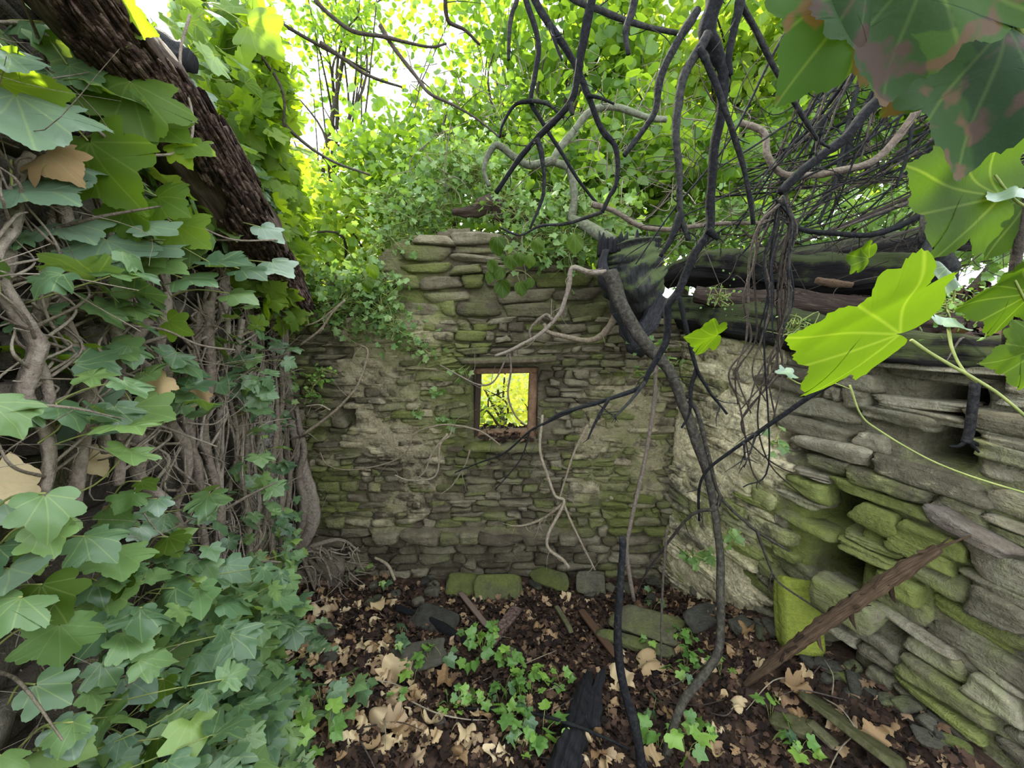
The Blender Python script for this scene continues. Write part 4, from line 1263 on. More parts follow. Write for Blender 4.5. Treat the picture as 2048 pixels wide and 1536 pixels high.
STEMS = [((250, 960), (225, 560), 22), ((300, 1010), (270, 640), 26), ((365, 1080), (330, 700), 20), ((395, 1120), (380, 620), 24), ((430, 1100), (405, 560), 22), ((455, 1290), (440, 520), 16),
         ((487, 1280), (470, 640), 17), ((505, 1240), (495, 600), 12), ((523, 1260), (520, 590), 13), ((540, 1230), (545, 600), 12), ((556, 1190), (560, 620), 12), ((475, 1200), (455, 760), 10), ((510, 1180), (512, 700), 9),
         ((150, 1000), (130, 420), 24), ((60, 1080), (40, 500), 26), ((205, 900), (180, 300), 20), ((330, 800), (300, 250), 20), ((100, 900), (90, 250), 18), ((20, 760), (15, 300), 20), ((440, 640), (420, 360), 14), ((500, 700), (480, 420), 12), ((572, 1150), (575, 640), 10)]
SL = ['third thick ivy stem' , ]
desc = ['thick smooth bulging grey ivy stem in the middle of the left wall', 'thick grey ivy stem swelling below the brown dead leaf on the left wall', 'short brown ivy stem right of the two bulging stems', 'pale bulging ivy stem beside the bare render of the left wall', 'mossy ivy stem running down under the leaning beam',
        'long ivy stem crossing the bare pale render', 'sinuous ivy stem at the right side of the pale render', 'thin pale ivy stem, first of the close set by the wall end', 'thin ivy stem, second of the close set by the wall end', 'thin ivy stem, third of the close set by the wall end', 'thin ivy stem, last of the close set by the wall end',
        'looped thin stem crossing the pale render', 'short thin stem on the render near the wall end', 'brown peeling ivy stem under the glossy blue green leaf', 'dark ivy stem near the left edge at mid height', 'ivy stem behind the large backlit leaf', 'pale ivy stem showing between the backlit leaves and the beam',
        'dark ivy stem left of the large backlit leaf', 'ivy stem at the extreme left edge', 'ivy stem vanishing behind the lower half of the beam', 'ivy stem just left of the lower end of the beam', 'outermost thin ivy stem at the very corner of the left wall']
for (a, b, w), lab in zip(STEMS, desc):
    A, B = on_left(*a, .05), on_left(*b, .05)
    dist = A[1]
    r = w / 2 * max(.6, dist) / F * .95
    k = 7
    lat = rng.normal() * .02
    pts = []
    for t in np.linspace(0, 1, k):
        p = A * (1 - t) + B * t + LDIR * (.035 * math.sin(t * rng.uniform(5, 9) + lat * 90)) + LN * (rng.uniform(-.02, .03))
        pts.append(p)
    if A[2] < .45:
        p0 = A.copy(); p0[2] = ground_z(p0[0], p0[1]) - .02
        pts = [p0] + pts
    t_ = empty('ivy_vine', A); tag(t_, lab, 'vine')
    g = Geo(); tube(g, pts, r * rng.uniform(.75, 1.3, len(pts)), sides=11, lump=.10, rough=.13, n=7)
    g.build('stem', M['bark_stem'], t_)
    g = Geo()
    C = catmull(np.array(pts), 6)
    for _ in range(12):
        i = rng.integers(2, len(C) - 2)
        j = min(len(C) - 1, i + rng.integers(4, 12))
        s = rng.choice([-1, 1]) * rng.uniform(.05, .16)
        tube(g, [C[i], (C[i] + C[j]) / 2 + LDIR * s + LN * rng.uniform(.0, .05), C[j] + LDIR * s * 1.6 * rng.uniform(-.4, 1)], [r * .35, r * .25, r * .15], sides=5, n=6)
    g.build('side_shoot', M['bark_stem'], t_)

# ------------------------------------------------------------------ trees and bushes beyond the walls
def crown(name, label, cat, blobs, mat, kind='round', trunk=None, group=None, flat=1.0, seedk=0):
    """blobs: (px, py, Y, rx, ry, rz, n leaves, leaf size)"""
    base = at(blobs[0][0], blobs[0][1], blobs[0][2])
    b = np.array([base[0], base[1], -.4]) if trunk is None else np.array(trunk[0])
    t = empty(name, b); tag(t, label, cat, group)
    g = Geo()
    cents = []
    for (px, py, Y, rx, ry, rz, n, s) in blobs:
        c = at(px, py, Y)
        k = max(8, n // 42)
        d = unit(rng.normal(size=(k, 3))) * rng.uniform(.25, 1, (k, 1)) ** .5
        cc = c + d * np.array([rx, ry, rz])
        cents += list(cc[:18])
        w = rng.integers(0, k, n)
        P = cc[w] + rng.normal(size=(n, 3)) * np.array([.17, .17, .11]) * (1.0 + .25 * min(rx, 2))
        leaves(g, kind, P, rdir(n, (0, 0, 1.1)), rdir(n, (0, 0, -.5)), rng.uniform(.7, 1.25, n) * s, curl=.3, fold=.2)
    g.build('foliage', M[mat], t)
    g = Geo()
    c0 = np.mean(cents, 0)
    top = c0.copy()
    tube(g, [b, b * .6 + top * .4 + rng.normal(size=3) * .15, top], [.07, .05, .02], sides=8)
    for c in cents[::2]:
        s_ = b * .45 + top * .55 + (top - b) * rng.uniform(-.2, .3)
        tube(g, [s_, (s_ + c) / 2 + rng.normal(size=3) * .2, c], [.022, .014, .005], sides=5, n=5)
    g.build('trunk', M['bark_twig'], t)
    return t


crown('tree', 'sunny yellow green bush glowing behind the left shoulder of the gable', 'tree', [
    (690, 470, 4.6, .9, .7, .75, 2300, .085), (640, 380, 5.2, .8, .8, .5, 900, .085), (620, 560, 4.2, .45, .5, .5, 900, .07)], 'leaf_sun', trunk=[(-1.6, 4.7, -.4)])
crown('tree', 'green leafy tree standing just behind the gable top', 'tree', [
    (820, 350, 4.7, .6, .7, .6, 1600, .085), (990, 320, 4.9, .8, .8, .85, 2000, .085), (900, 410, 4.3, .9, .5, .5, 1600, .07)], 'leaf_tree', trunk=[(-.6, 4.9, -.4)])
crown('tree', 'large leaved green tree filling the background above the wall corner', 'tree', [
    (1180, 250, 5.0, 1.1, .9, 1.1, 2600, .12), (1330, 380, 4.6, 1.0, .8, .7, 2000, .12), (1150, 400, 4.4, .7, .6, .6, 1300, .10)], 'leaf_tree', trunk=[(1.2, 5.0, -.4)])
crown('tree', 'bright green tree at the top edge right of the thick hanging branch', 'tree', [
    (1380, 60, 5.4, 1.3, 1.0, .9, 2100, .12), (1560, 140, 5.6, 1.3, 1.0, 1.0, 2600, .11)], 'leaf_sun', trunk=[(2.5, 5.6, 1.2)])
crown('tree', 'green tree behind the thicket of bare stems at the right', 'tree', [
    (1650, 280, 5.2, 1.2, .8, .8, 2200, .11), (1850, 160, 5.2, 1.4, 1.0, 1.2, 2300, .11), (1480, 330, 5.0, .8, .8, .6, 1300, .11)], 'leaf_tree', trunk=[(3.6, 5.4, 1.6)])
crown('tree', 'tree crown at the upper right corner behind the large shaded leaves', 'tree', [
    (2050, 60, 4.6, 1.5, 1.2, 1.3, 2200, .11), (2010, 330, 4.8, 1.1, 1.0, .6, 1300, .10)], 'leaf_tree', trunk=[(5.6, 5.0, 2.0)])
crown('tree', 'airy tree crown with white sky showing through at the top left of centre', 'tree', [
    (640, 60, 5.0, .9, .9, .45, 700, .07), (790, 0, 5.2, 1.0, .9, .35, 560, .075), (590, 160, 4.8, .35, .6, .35, 150, .07)], 'leaf_tree', trunk=[(-3.2, 5.4, -.4)])
crown('tree', 'airy tree crown at the top edge right of the sky gap', 'tree', [
    (1040, 30, 5.3, .8, .9, .6, 800, .10), (1170, 60, 5.4, .9, .9, .7, 900, .11), (930, 240, 5.2, .4, .5, .25, 260, .085)], 'leaf_tree', trunk=[(.5, 5.8, -.4)])
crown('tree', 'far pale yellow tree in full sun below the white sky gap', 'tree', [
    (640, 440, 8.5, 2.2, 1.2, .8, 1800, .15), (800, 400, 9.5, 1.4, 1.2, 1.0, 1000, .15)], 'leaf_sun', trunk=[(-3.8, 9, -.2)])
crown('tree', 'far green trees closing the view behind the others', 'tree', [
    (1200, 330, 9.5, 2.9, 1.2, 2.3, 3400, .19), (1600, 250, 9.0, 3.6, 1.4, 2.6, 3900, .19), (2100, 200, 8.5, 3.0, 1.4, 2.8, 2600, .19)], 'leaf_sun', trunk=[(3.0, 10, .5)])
crown('bush', 'bush with sunlight painted golden into its leaves behind the little window', 'bush', [
    (1000, 790, 5.8, 1.0, .5, .9, 2300, .07)], 'leaf_sun_gold', trunk=[(-.1, 5.8, -.45)])
crown('bush', 'loose green shrub leaves seen through the lower half of the little window', 'bush', [
    (1005, 850, 5.0, .7, .3, .45, 420, .075)], 'leaf_sun', trunk=[(.3, 5.0, -.45)])
crown('bush', 'undergrowth of small leaves on the bank behind the logs', 'bush', [
    (1450, 500, 3.9, .9, .4, .35, 1500, .055), (1700, 470, 3.6, .9, .4, .35, 1300, .055), (1930, 470, 3.2, .8, .4, .3, 1100, .055)], 'leaf_pale', kind='ivy', trunk=[(2.6, 3.9, 1.9)])

# ------------------------------------------------------------------ climbers on the gable
def clump(name, label, spots, mat='leaf_pale', cat='climber', kind='ivy', trail=True, stem_from=None):
    c0 = at(*spots[0][:3]); t = empty(name, c0); tag(t, label, cat)
    g, gs = Geo(), Geo()
    for (px, py, Y, r, n, s) in spots:
        c = at(px, py, Y)
        P = c + rng.normal(size=(n, 3)) * np.array([r, r * .45, r * .75])
        P[:, 1] = np.where(P[:, 2] < 1.9, np.minimum(P[:, 1], 2.93), P[:, 1])
        leaves(g, kind, P, rdir(n, (.1, -.55, .75)), rdir(n, (0, -.2, -.5)), rng.uniform(.6, 1.3, n) * s, curl=.3)
        for p in P[::3]:
            tube(gs, [c + rng.normal(size=3) * r * .2, (c + p) / 2 + rng.normal(size=3) * .03, p], [.0035, .0025, .0015], sides=4, n=4, cap=False)
    g.build('foliage', M[mat], t)
    gs.build('stem', M['petiole'], t)
    return t


clump('climbing_plant', 'pale green climber spilling over the left shoulder of the gable', [(740, 560, 2.92, .14, 130, .05), (700, 590, 2.9, .16, 120, .045), (760, 620, 2.86, .12, 120, .042), (790, 660, 2.85, .10, 70, .04), (660, 620, 2.9, .12, 80, .045), (640, 560, 3.0, .12, 90, .045)])
clump('climbing_plant', 'pale climber matted over the left side of the gable peak', [(780, 480, 3.1, .14, 110, .045), (830, 440, 3.15, .14, 150, .045), (870, 415, 3.2, .14, 120, .045), (900, 380, 3.3, .16, 150, .05), (800, 400, 3.3, .18, 150, .05)])
clump('climbing_plant', 'pale fine leaved climber hanging over the gable peak', [(950, 350, 3.2, .18, 210, .045), (1000, 400, 3.1, .12, 110, .045), (900, 320, 3.3, .18, 170, .05), (1040, 430, 3.0, .10, 80, .04)])
clump('climbing_plant', 'climber covering the right shoulder of the gable beside the stump', [(1090, 470, 2.95, .14, 120, .05), (1150, 490, 2.9, .13, 110, .05), (1130, 420, 3.0, .16, 110, .055), (1200, 430, 3.0, .15, 110, .055), (1060, 500, 2.88, .08, 50, .045)])
clump('climbing_plant', 'small ivy sprigs clinging to the wall left of the window', [(872, 785, 2.93, .035, 12, .045), (893, 842, 2.92, .04, 18, .045), (850, 700, 2.93, .08, 16, .04), (935, 735, 2.93, .06, 10, .04), (838, 828, 2.93, .02, 4, .055), (700, 655, 2.93, .10, 14, .04)])
clump('fern', 'bright green feathery sprig growing from the gap at the left corner', [(635, 760, 2.85, .05, 46, .035), (622, 790, 2.85, .04, 26, .03), (645, 740, 2.85, .03, 16, .03)], mat='leaf_seed', kind='small', cat='fern')
clump('climbing_plant', 'ivy tufts growing on the rendered end of the right wall', [(1290, 690, 2.5, .06, 20, .04), (1330, 720, 2.45, .05, 18, .04), (1280, 745, 2.5, .03, 8, .035), (1410, 1120, 2.2, .05, 10, .05), (1380, 1110, 2.3, .04, 8, .05), (1460, 1080, 2.0, .05, 7, .05), (1560, 880, 1.75, .05, 7, .04)])
clump('seedling', 'tiny fresh seedlings growing on top of the beam at the right', [(1890, 612, 1.40, .05, 70, .018), (1840, 620, 1.45, .04, 40, .016), (1980, 600, 1.4, .06, 40, .02)], mat='leaf_seed', kind='round', cat='seedling')
clump('moss_tuft', 'bright moss tuft on the broken beam under the vine bundle', [(1590, 655, 1.75, .04, 60, .014), (1440, 595, 2.2, .05, 60, .016)], mat='leaf_seed', kind='small', cat='moss')


def big_leaf(parent, px, py, Y, Lpx, ang, tow, N, mat, kind='maple', curl=.25, fold=.2, name='leaf', stalk=None, label=None, warp=.06):
    """px, py centre; ang tip direction in the picture plane; tow how far the tip comes forward; N normal"""
    a = math.radians(ang)
    U = unit(np.array([math.cos(a), math.sin(a) * SP - tow * CP, math.sin(a) * CP + tow * SP]))
    c = at(px, py, Y)
    L = Lpx * Y / F
    g = Geo()
    base = c - U * L * .42
    leaves(g, 'fine_' + kind, base, np.array(N, float), U, L, curl=curl, fold=fold, warp=warp)
    o = g.build(name, M[mat], parent)
    if label: o['label'] = label
    return base, o


# ------------------------------------------------------------------ large leaves on the left
tv = empty('broadleaf_vine', on_left(200, 560, .1)); tag(tv, 'large leaved vine with backlit lobed leaves hanging in front of the leaning beam', 'vine')
NB = (.25, -.9, .15)      # facing the camera
LL = [
    # px py Y L ang tow N mat
    (205, 332, .93, 165, 300, 0, (.1, -.95, .05), 'leaf_lit', 'maple'), (268, 205, .98, 125, 285, .1, (.45, -.8, .1), 'leaf_lit', 'maple'),
    (35, 180, .80, 110, 330, 0, (.3, -.75, -.8), 'leaf_lit', 'maple'), (345, 268, 1.05, 72, 330, .1, (.2, -.8, .6), 'leaf_lit', 'ivy'),
    (365, 305, 1.05, 60, 300, 0, (.1, -.9, .3), 'leaf_lit', 'ivy'), (395, 298, 1.06, 60, 340, 0, (.1, -.7, .6), 'leaf_lit', 'ivy'),
    (55, 255, .80, 170, 290, 0, (.5, -.6, .7), 'leaf_sky_sheen', 'maple'), (25, 140, .78, 80, 280, 0, (.5, -.6, .7), 'leaf_sky_sheen', 'maple'),
    (75, 385, .82, 150, 345, 0, (.15, -.55, .95), 'leaf_sky_sheen', 'maple'), (150, 355, .9, 90, 310, 0, (.3, -.6, .8), 'leaf_sky_sheen', 'maple'),
    (335, 405, 1.05, 75, 330, 0, (.1, -.85, .3), 'leaf_lit', 'maple'), (262, 440, 1.0, 100, 300, 0, (.1, -.9, .3), 'leaf_lit', 'maple'), (375, 465, 1.1, 90, 325, 0, (.2, -.8, .3), 'leaf_lit', 'maple'),
    (228, 515, .95, 110, 295, 0, (.45, -.6, .6), 'leaf_sky_sheen', 'maple'), (150, 470, .92, 110, 320, 0, (.2, -.5, .9), 'leaf_sky_sheen', 'maple'), (320, 470, 1.0, 80, 330, 0, (.2, -.6, .9), 'leaf_sky_sheen', 'ivy'),
    (215, 15, .9, 100, 320, 0, (.3, -.7, -.5), 'leaf_lit', 'maple'), (160, 150, .95, 90, 320, 0, (.2, -.8, .5), 'leaf_vine', 'maple'),
    (330, 535, 1.05, 80, 350, 0, (.1, -.6, .9), 'leaf_vine', 'maple'), (310, 515, 1.02, 110, 335, 0, (.1, -.45, 1), 'leaf_sky_sheen', 'maple'),
    (90, 735, .85, 90, 350, 0, (.1, -.55, -.95), 'leaf_lit', 'maple'), (60, 725, .82, 110, 335, 0, (.1, -.5, -.9), 'leaf_lit', 'maple'), (145, 705, .9, 70, 340, 0, (.1, -.7, -.8), 'leaf_lit', 'ivy'),
    (175, 832, .92, 145, 335, 0, (.25, -.75, .6), 'leaf_sky_sheen', 'maple'), (300, 822, 1.02, 90, 345, 0, (.3, -.6, .8), 'leaf_vine', 'ivy'), (245, 705, 1.0, 80, 325, 0, (.2, -.6, .8), 'leaf_vine', 'ivy'),
    (80, 635, .85, 90, 340, 0, (.2, -.6, .8), 'leaf_vine', 'maple'), (350, 652, 1.1, 55, 330, 0, (.1, -.9, .1), 'leaf_lit', 'ivy'), (390, 560, 1.12, 80, 350, 0, (.1, -.4, 1), 'leaf_vine', 'maple'),
    (450, 520, 1.2, 90, 10, 0, (.1, -.4, 1), 'leaf_vine', 'maple'), (540, 465, 1.5, 55, 330, 0, (.4, -.6, .6), 'leaf_sky_sheen', 'ivy'), (560, 540, 1.5, 60, 320, 0, (.4, -.6, .8), 'leaf_sky_sheen', 'ivy'),
    (500, 545, 1.4, 60, 340, 0, (.2, -.5, .9), 'leaf_vine', 'ivy'), (480, 590, 1.35, 60, 350, 0, (.2, -.5, .9), 'leaf_vine', 'ivy'), (520, 70, 1.9, 80, 320, 0, (.1, -.9, .1), 'leaf_lit', 'ivy'),
]
gs = Geo()
for (px, py, Y, L, ang, tow, N, mt, kd) in LL:
    L = L * (.78 if kd == 'maple' else .9)
    mt = 'leaf_curtain_lit' if mt == 'leaf_lit' else mt  # left leaves take the copy with stronger painted backlight
    b_, o = big_leaf(tv, px, py, Y, L, ang, tow, N, mt, kd, warp=.05)
    w_ = b_.copy()
    d = (b_ - LP0) @ LN
    end = b_ - LN * min(max(d - .05, .03), .35) + np.array([rng.uniform(-.06, .02), .04, rng.uniform(-.06, .08)])
    gs = Geo(); tube(gs, [b_, (b_ + end) / 2 + ZA * .03, end], [.0022, .0022, .003], sides=5, n=5)
    gs.build('leaf_stalk', M['petiole'], tv)
for pts, Y0, Y1 in (([(0, 598), (90, 605), (180, 625), (260, 650), (330, 660), (400, 690), (470, 700)], .8, 1.2), ([(170, 240), (250, 300), (330, 310), (360, 300)], .92, 1.05), ([(250, 390), (310, 425), (400, 455), (470, 480), (555, 480)], 1.0, 1.5),
                    ([(0, 760), (60, 775), (130, 800)], .8, .92), ([(0, 1080), (60, 1090), (150, 1060)], .8, .95), ([(0, 1268), (80, 1272), (150, 1258)], .8, .95), ([(380, 30), (360, 120), (385, 230), (380, 300)], 1.2, 1.1)):
    gs = Geo(); tube(gs, path(pts, Y0, Y1), [.004, .003], sides=6, n=6)
    gs.build('runner', M['bark_stem'], tv)

dl = empty('dead_leaf', at(35, 985, .72)); tag(dl, 'large curled brown dead leaf at the left edge at mid height', 'leaf')
big_leaf(dl, 32, 985, .72, 130, 200, 0, (.3, -.9, .4), 'leaf_dry', 'dry', curl=.7, fold=.5, name='blade')
for (px, py, Y, L, ang, lab) in ((322, 770, 1.1, 55, 230, 'brown curled dead leaf caught between the bulging ivy stems'), (235, 1310, 1.0, 55, 270, 'brown square looking dead leaf among ivy at the lower left'), (518, 1120, 1.75, 40, 90, 'small dark brown curled leaf on the ivy stems near the ground'),
                                 (30, 1440, .72, 110, 30, 'reddish brown crumpled leaf in the bottom left corner'), (110, 320, .85, 80, 320, 'brown dead leaf hanging behind the blue green leaf at the upper left'), (180, 920, .95, 70, 300, 'tan dead leaf under the large blue green leaf'),
                                 (400, 795, 1.3, 40, 250, 'small brown leaf on the pale render at left centre'), (235, 1040, 1.0, 60, 240, 'brown rolled dead leaf hanging above the ivy at the lower left'), (150, 1225, .88, 60, 20, 'pinkish tan dead leaf resting on the lower left ivy'), (290, 1225, 1.05, 40, 80, 'small tan dead leaf in the ivy beside the mossy stems'), (330, 1380, 1.0, 45, 190, 'brown dead leaf low in the bottom left ivy'), (120, 1160, .85, 50, 300, 'dark brown dead leaf behind the ivy leaves near the left edge')):
    d_ = empty('dead_leaf', at(px, py, Y)); tag(d_, lab, 'leaf')
    big_leaf(d_, px, py, Y, L, ang, 0, (.3, -.8, .4), 'leaf_dry', 'dry', curl=.9, fold=.6, name='blade')

# ------------------------------------------------------------------ ivy on the left wall
def ivy_zone(label, poly, n, s0, s1, o0, o1, mat='leaf_ivy', kind='ivy', N=(.15, -.2, 1.1), ln=.45, group=None, name='ivy', gaps=.0):
    """scatter inside a quad on the left wall given by (u0,u1,z0,z1) patches"""
    t = empty(name, LP0 + LDIR * poly[0][0]); tag(t, label, 'ivy', group)
    g, gs = Geo(), Geo()
    for (u0, u1, z0, z1, k) in poly:
        m = int(n * k)
        cl = max(5, m // 9)
        cu, cz = rng.uniform(u0, u1, cl), rng.uniform(z0, z1, cl)
        w = rng.integers(0, cl, m)
        u, z = cu[w] + rng.normal(size=m) * .08, cz[w] + rng.normal(size=m) * .07
        off_ = rng.uniform(o0, o1, m)
        P = LP0 + u[:, None] * LDIR + z[:, None] * ZA + off_[:, None] * LN
        P[:, 2] = np.maximum(P[:, 2], ground_z(P[:, 0], P[:, 1]) + .03)
        P[:, 1] = np.minimum(P[:, 1], 2.85 + (z > 2.0) * 1.0)
        s = rng.uniform(s0, s1, m)
        leaves(g, kind, P, rdir(m, np.array(N) + LN * ln, .6), rdir(m, (.25, -.25, -.9), .5), s, curl=.3, fold=.2)
        for i in range(0, m, 2):
            a = P[i] - LN * (off_[i] * .9) + np.array([0, 0, -.04]) + rng.normal(size=3) * .03
            tube(gs, [a, (a + P[i]) / 2 + rng.normal(size=3) * .012, P[i]], [.0018, .0015], sides=4, n=4, cap=False)
    g.build('foliage', M[mat], t)
    gs.build('leaf_stalk', M['petiole'], t)
    return t


ivy_zone('dense ivy covering the foot of the left wall at the lower left', [(1.68, 2.4, .05, .85, .55), (1.6, 2.7, .45, 1.3, .6)], 280, .05, .10, .04, .26, mat='leaf_ivy')
ivy_zone('bright green ivy trailing over the leaves at the bottom left', [(1.55, 2.1, .0, .45, .4), (1.1, 1.5, .0, .12, .12), (1.7, 2.6, .5, 1.15, .7)], 230, .045, .09, .05, .34, mat='leaf_vine', kind='maple')
ivy_zone('ivy leaves scattered over the middle of the left wall stems', [(1.3, 2.5, .8, 1.5, .6), (.9, 1.6, .5, 1.4, .15)], 110, .045, .085, .05, .20, mat='leaf_vine', kind='maple')
ivy_zone('ivy leaves scattered over the upper part of the left wall stems', [(1.2, 2.4, 1.45, 2.2, .6), (.7, 1.5, 1.35, 2.1, .4)], 85, .05, .09, .05, .22, mat='leaf_vine', kind='maple')
ivy_zone('small ivy leaves on the far thin stems near the wall corner', [(.15, .9, .5, 1.8, 1.0)], 62, .035, .065, .05, .12, mat='leaf_ivy')
ivy_zone('ivy clump where the stems meet the pale render at the left', [(.8, 1.35, .45, 1.0, 1.0)], 28, .045, .085, .04, .20, mat='leaf_ivy')
ivy_zone('curtain of backlit climber leaves hanging to the right of the leaning beam', [(.1, .95, 2.15, 3.7, .8), (-.25, .25, 2.05, 2.9, .25)], 1150, .06, .12, -.10, .28, mat='leaf_curtain_lit', kind='maple', N=(.1, -.5, .2), ln=.3)
ivy_zone('deeper green leaves woven through the backlit curtain beside the beam', [(.1, .9, 2.1, 3.7, .8), (-.2, .3, 2.05, 2.7, .2)], 480, .06, .11, -.12, .20, mat='leaf_vine', kind='maple', N=(.1, -.3, .6), ln=.3)
ivy_zone('leaves of the climber crowding the top of the left wall above the beam', [(1.0, 2.2, 2.3, 3.2, 1.0)], 170, .06, .11, .0, .22, mat='leaf_vine', kind='maple')
ivy_zone('small pale leaves at the end of the left wall below the beam', [(-.1, .25, 1.5, 2.1, 1.0)], 70, .035, .06, .04, .18, mat='leaf_pale')

lv = empty('ivy', on_left(250, 1250, .1)); tag(lv, 'larger lobed ivy leaves standing out from the mass at the lower left', 'ivy')
gs = Geo()
for k in range(80):
    px, py = rng.uniform(-10, 500), rng.uniform(960, 1545)
    if px > 385 and py < 1370: continue
    if px < 200 and 1230 < py < 1400 and k % 3: continue
    off_ = rng.uniform(.04, .17)
    c = on_left(px, py, off_)
    Lw = rng.uniform(.045, .085)
    gg = Geo()
    U_ = unit(np.array([rng.uniform(-.2, .7), rng.uniform(-.6, .1), rng.uniform(-.9, -.1)]))
    leaves(gg, 'fine_maple' if k % 2 else 'fine_ivy', c, unit(np.array([.35, -.45, 1.0]) + rng.normal(size=3) * .35), U_, Lw, curl=.35, fold=.25, warp=.05)
    gg.build('leaf', M[['leaf_vine', 'leaf_ivy', 'leaf_sky_sheen', 'leaf_pale', 'leaf_lit', 'leaf_vine'][k % 6]], lv)
    e_ = c - LN * (off_ - .04) + np.array([0, .03, -.05])
    tube(gs, [c, (c + e_) / 2 + ZA * .02, e_], [.0018, .002], sides=5, n=5)
lv_s = gs.build('leaf_stalks', M['petiole'], lv)
lv_s['kind'] = 'stuff'

# hair roots and dead twigs matted between the ivy stems
g = Geo()
for k in range(1300):
    u, z = rng.uniform(.1, 2.6), rng.uniform(.15, 2.6)
    if z > left_top(u) or (.35 < u < 1.2 and z < 1.45 and k % 3): continue
    p = LP0 + u * LDIR + z * ZA + LN * rng.uniform(.01, .07)
    d = unit(rng.normal(size=3) * np.array([.7, .7, .8]) + np.array([0, 0, .3]))
    l = rng.uniform(.06, .30)
    m_ = p + d * l * .5 + rng.normal(size=3) * l * .16
    e_ = p + d * l
    r = rng.choice([.0015, .0025, .005, .010], p=[.30, .34, .24, .12]) * float(np.clip(1.25 - u * .38, .3, 1))
    l *= float(np.clip(1.2 - u * .25, .5, 1))
    tube(g, [p, m_, e_], [r, r, r * .5], sides=5, n=4, cap=False)
o = g.build('ivy_rootlets', M['bark_stem']); o['kind'] = 'stuff'; tag(o, 'mat of fine brown ivy rootlets and dead twigs covering the left wall', 'rootlets')

g = Geo()
for k in range(260):
    c = at(rng.uniform(820, 1420), rng.uniform(120, 500), rng.uniform(2.9, 4.0))
    d = unit(rng.normal(size=3) + np.array([-.2, 0, -.2]))
    l = rng.uniform(.12, .5)
    r = rng.choice([.002, .003, .005])
    tube(g, [c, c + d * l * .5 + rng.normal(size=3) * .05, c + d * l + rng.normal(size=3) * .08], [r, r * .5], sides=4, n=4, cap=False)
o = g.build('fine_twigs', M['bark_stem']); o['kind'] = 'stuff'; tag(o, 'fine pale dead twigs tangled in front of the foliage above the gable', 'twigs')

# ------------------------------------------------------------------ foreground vine at the right
rv_ = empty('foreground_vine', at(2048, 840, .8)); tag(rv_, 'vine with large lobed leaves reaching into view from the right edge', 'vine')
big_leaf(rv_, 1712, 668, .80, 200, 182, 0, (.05, -.78, -.58), 'leaf_lit', 'maple', curl=.2, fold=.12, warp=.04)
big_leaf(rv_, 1918, 375, .92, 175, 165, 0, (.0, -.95, .05), 'leaf_lit', 'maple', curl=.2, warp=.05)
big_leaf(rv_, 2035, 430, .95, 115, 250, 0, (-.1, -.95, .1), 'leaf_lit', 'maple', curl=.2)
big_leaf(rv_, 2012, 388, .9, 60, 200, 0, (-.2, -.6, .9), 'leaf_sky_sheen', 'ivy')
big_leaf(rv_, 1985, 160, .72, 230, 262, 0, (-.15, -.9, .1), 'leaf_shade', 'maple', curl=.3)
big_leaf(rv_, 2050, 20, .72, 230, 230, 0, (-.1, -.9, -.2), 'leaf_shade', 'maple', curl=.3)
big_leaf(rv_, 1705, 20, .66, 190, 250, 0, (.1, -.85, -.2), 'leaf_shade', 'maple', curl=.3, label='browning leaf with shade in its dark colour')
big_leaf(rv_, 1840, 10, .66, 200, 265, 0, (-.1, -.9, -.1), 'leaf_shade', 'maple', curl=.3, label='browning leaf with shade in its dark colour')
big_leaf(rv_, 1945, 235, .78, 90, 190, 0, (.0, -.95, .1), 'leaf_lit', 'maple')
big_leaf(rv_, 2020, 600, .9, 110, 205, 0, (-.1, -.8, -.4), 'leaf_lit', 'maple')
big_leaf(rv_, 2050, 712, .85, 90, 200, 0, (-.1, -.9, -.1), 'leaf_lit', 'maple')
big_leaf(rv_, 1412, 676, 1.35, 58, 190, 0, (.05, -.7, -.65), 'leaf_lit', 'maple')
big_leaf(rv_, 1715, 513, 1.3, 46, 170, 0, (.05, -.8, -.3), 'leaf_lit', 'ivy')
big_leaf(rv_, 1572, 746, 1.25, 34, 170, 0, (.05, -.45, .9), 'leaf_sky_sheen', 'ivy')
big_leaf(rv_, 1905, 642, .85, 50, 20, 0, (.05, -.45, .9), 'leaf_sky_sheen', 'ivy')
big_leaf(rv_, 1880, 560, 1.1, 60, 250, 0, (.2, -.7, .4), 'leaf_vine', 'ivy')
gs = Geo()
for pts, Y0, Y1, r in (([(1822, 680), (1870, 712), (1940, 752), (2000, 790), (2070, 850)], .80, .74, .0035), ([(1897, 655), (1905, 700), (1930, 745), (1955, 765)], .85, .78, .003), ([(2070, 420), (2030, 400), (1990, 350)], .9, .92, .003), ([(1575, 755), (1610, 770), (1660, 765), (1705, 780)], 1.25, 1.2, .0022),
                     ([(1700, 770), (1722, 830), (1760, 862), (1850, 915), (1940, 952), (2070, 992)], 1.15, .95, .003), ([(2080, 300), (2060, 120), (2000, -60)], .78, .7, .006), ([(2070, 640), (2050, 600), (2030, 560)], .9, .9, .003)):
    gs = Geo(); tube(gs, path(pts, Y0, Y1), [r, r * .8], sides=8, n=6)
    gs.build('leaf_stalk', M['petiole'], rv_)

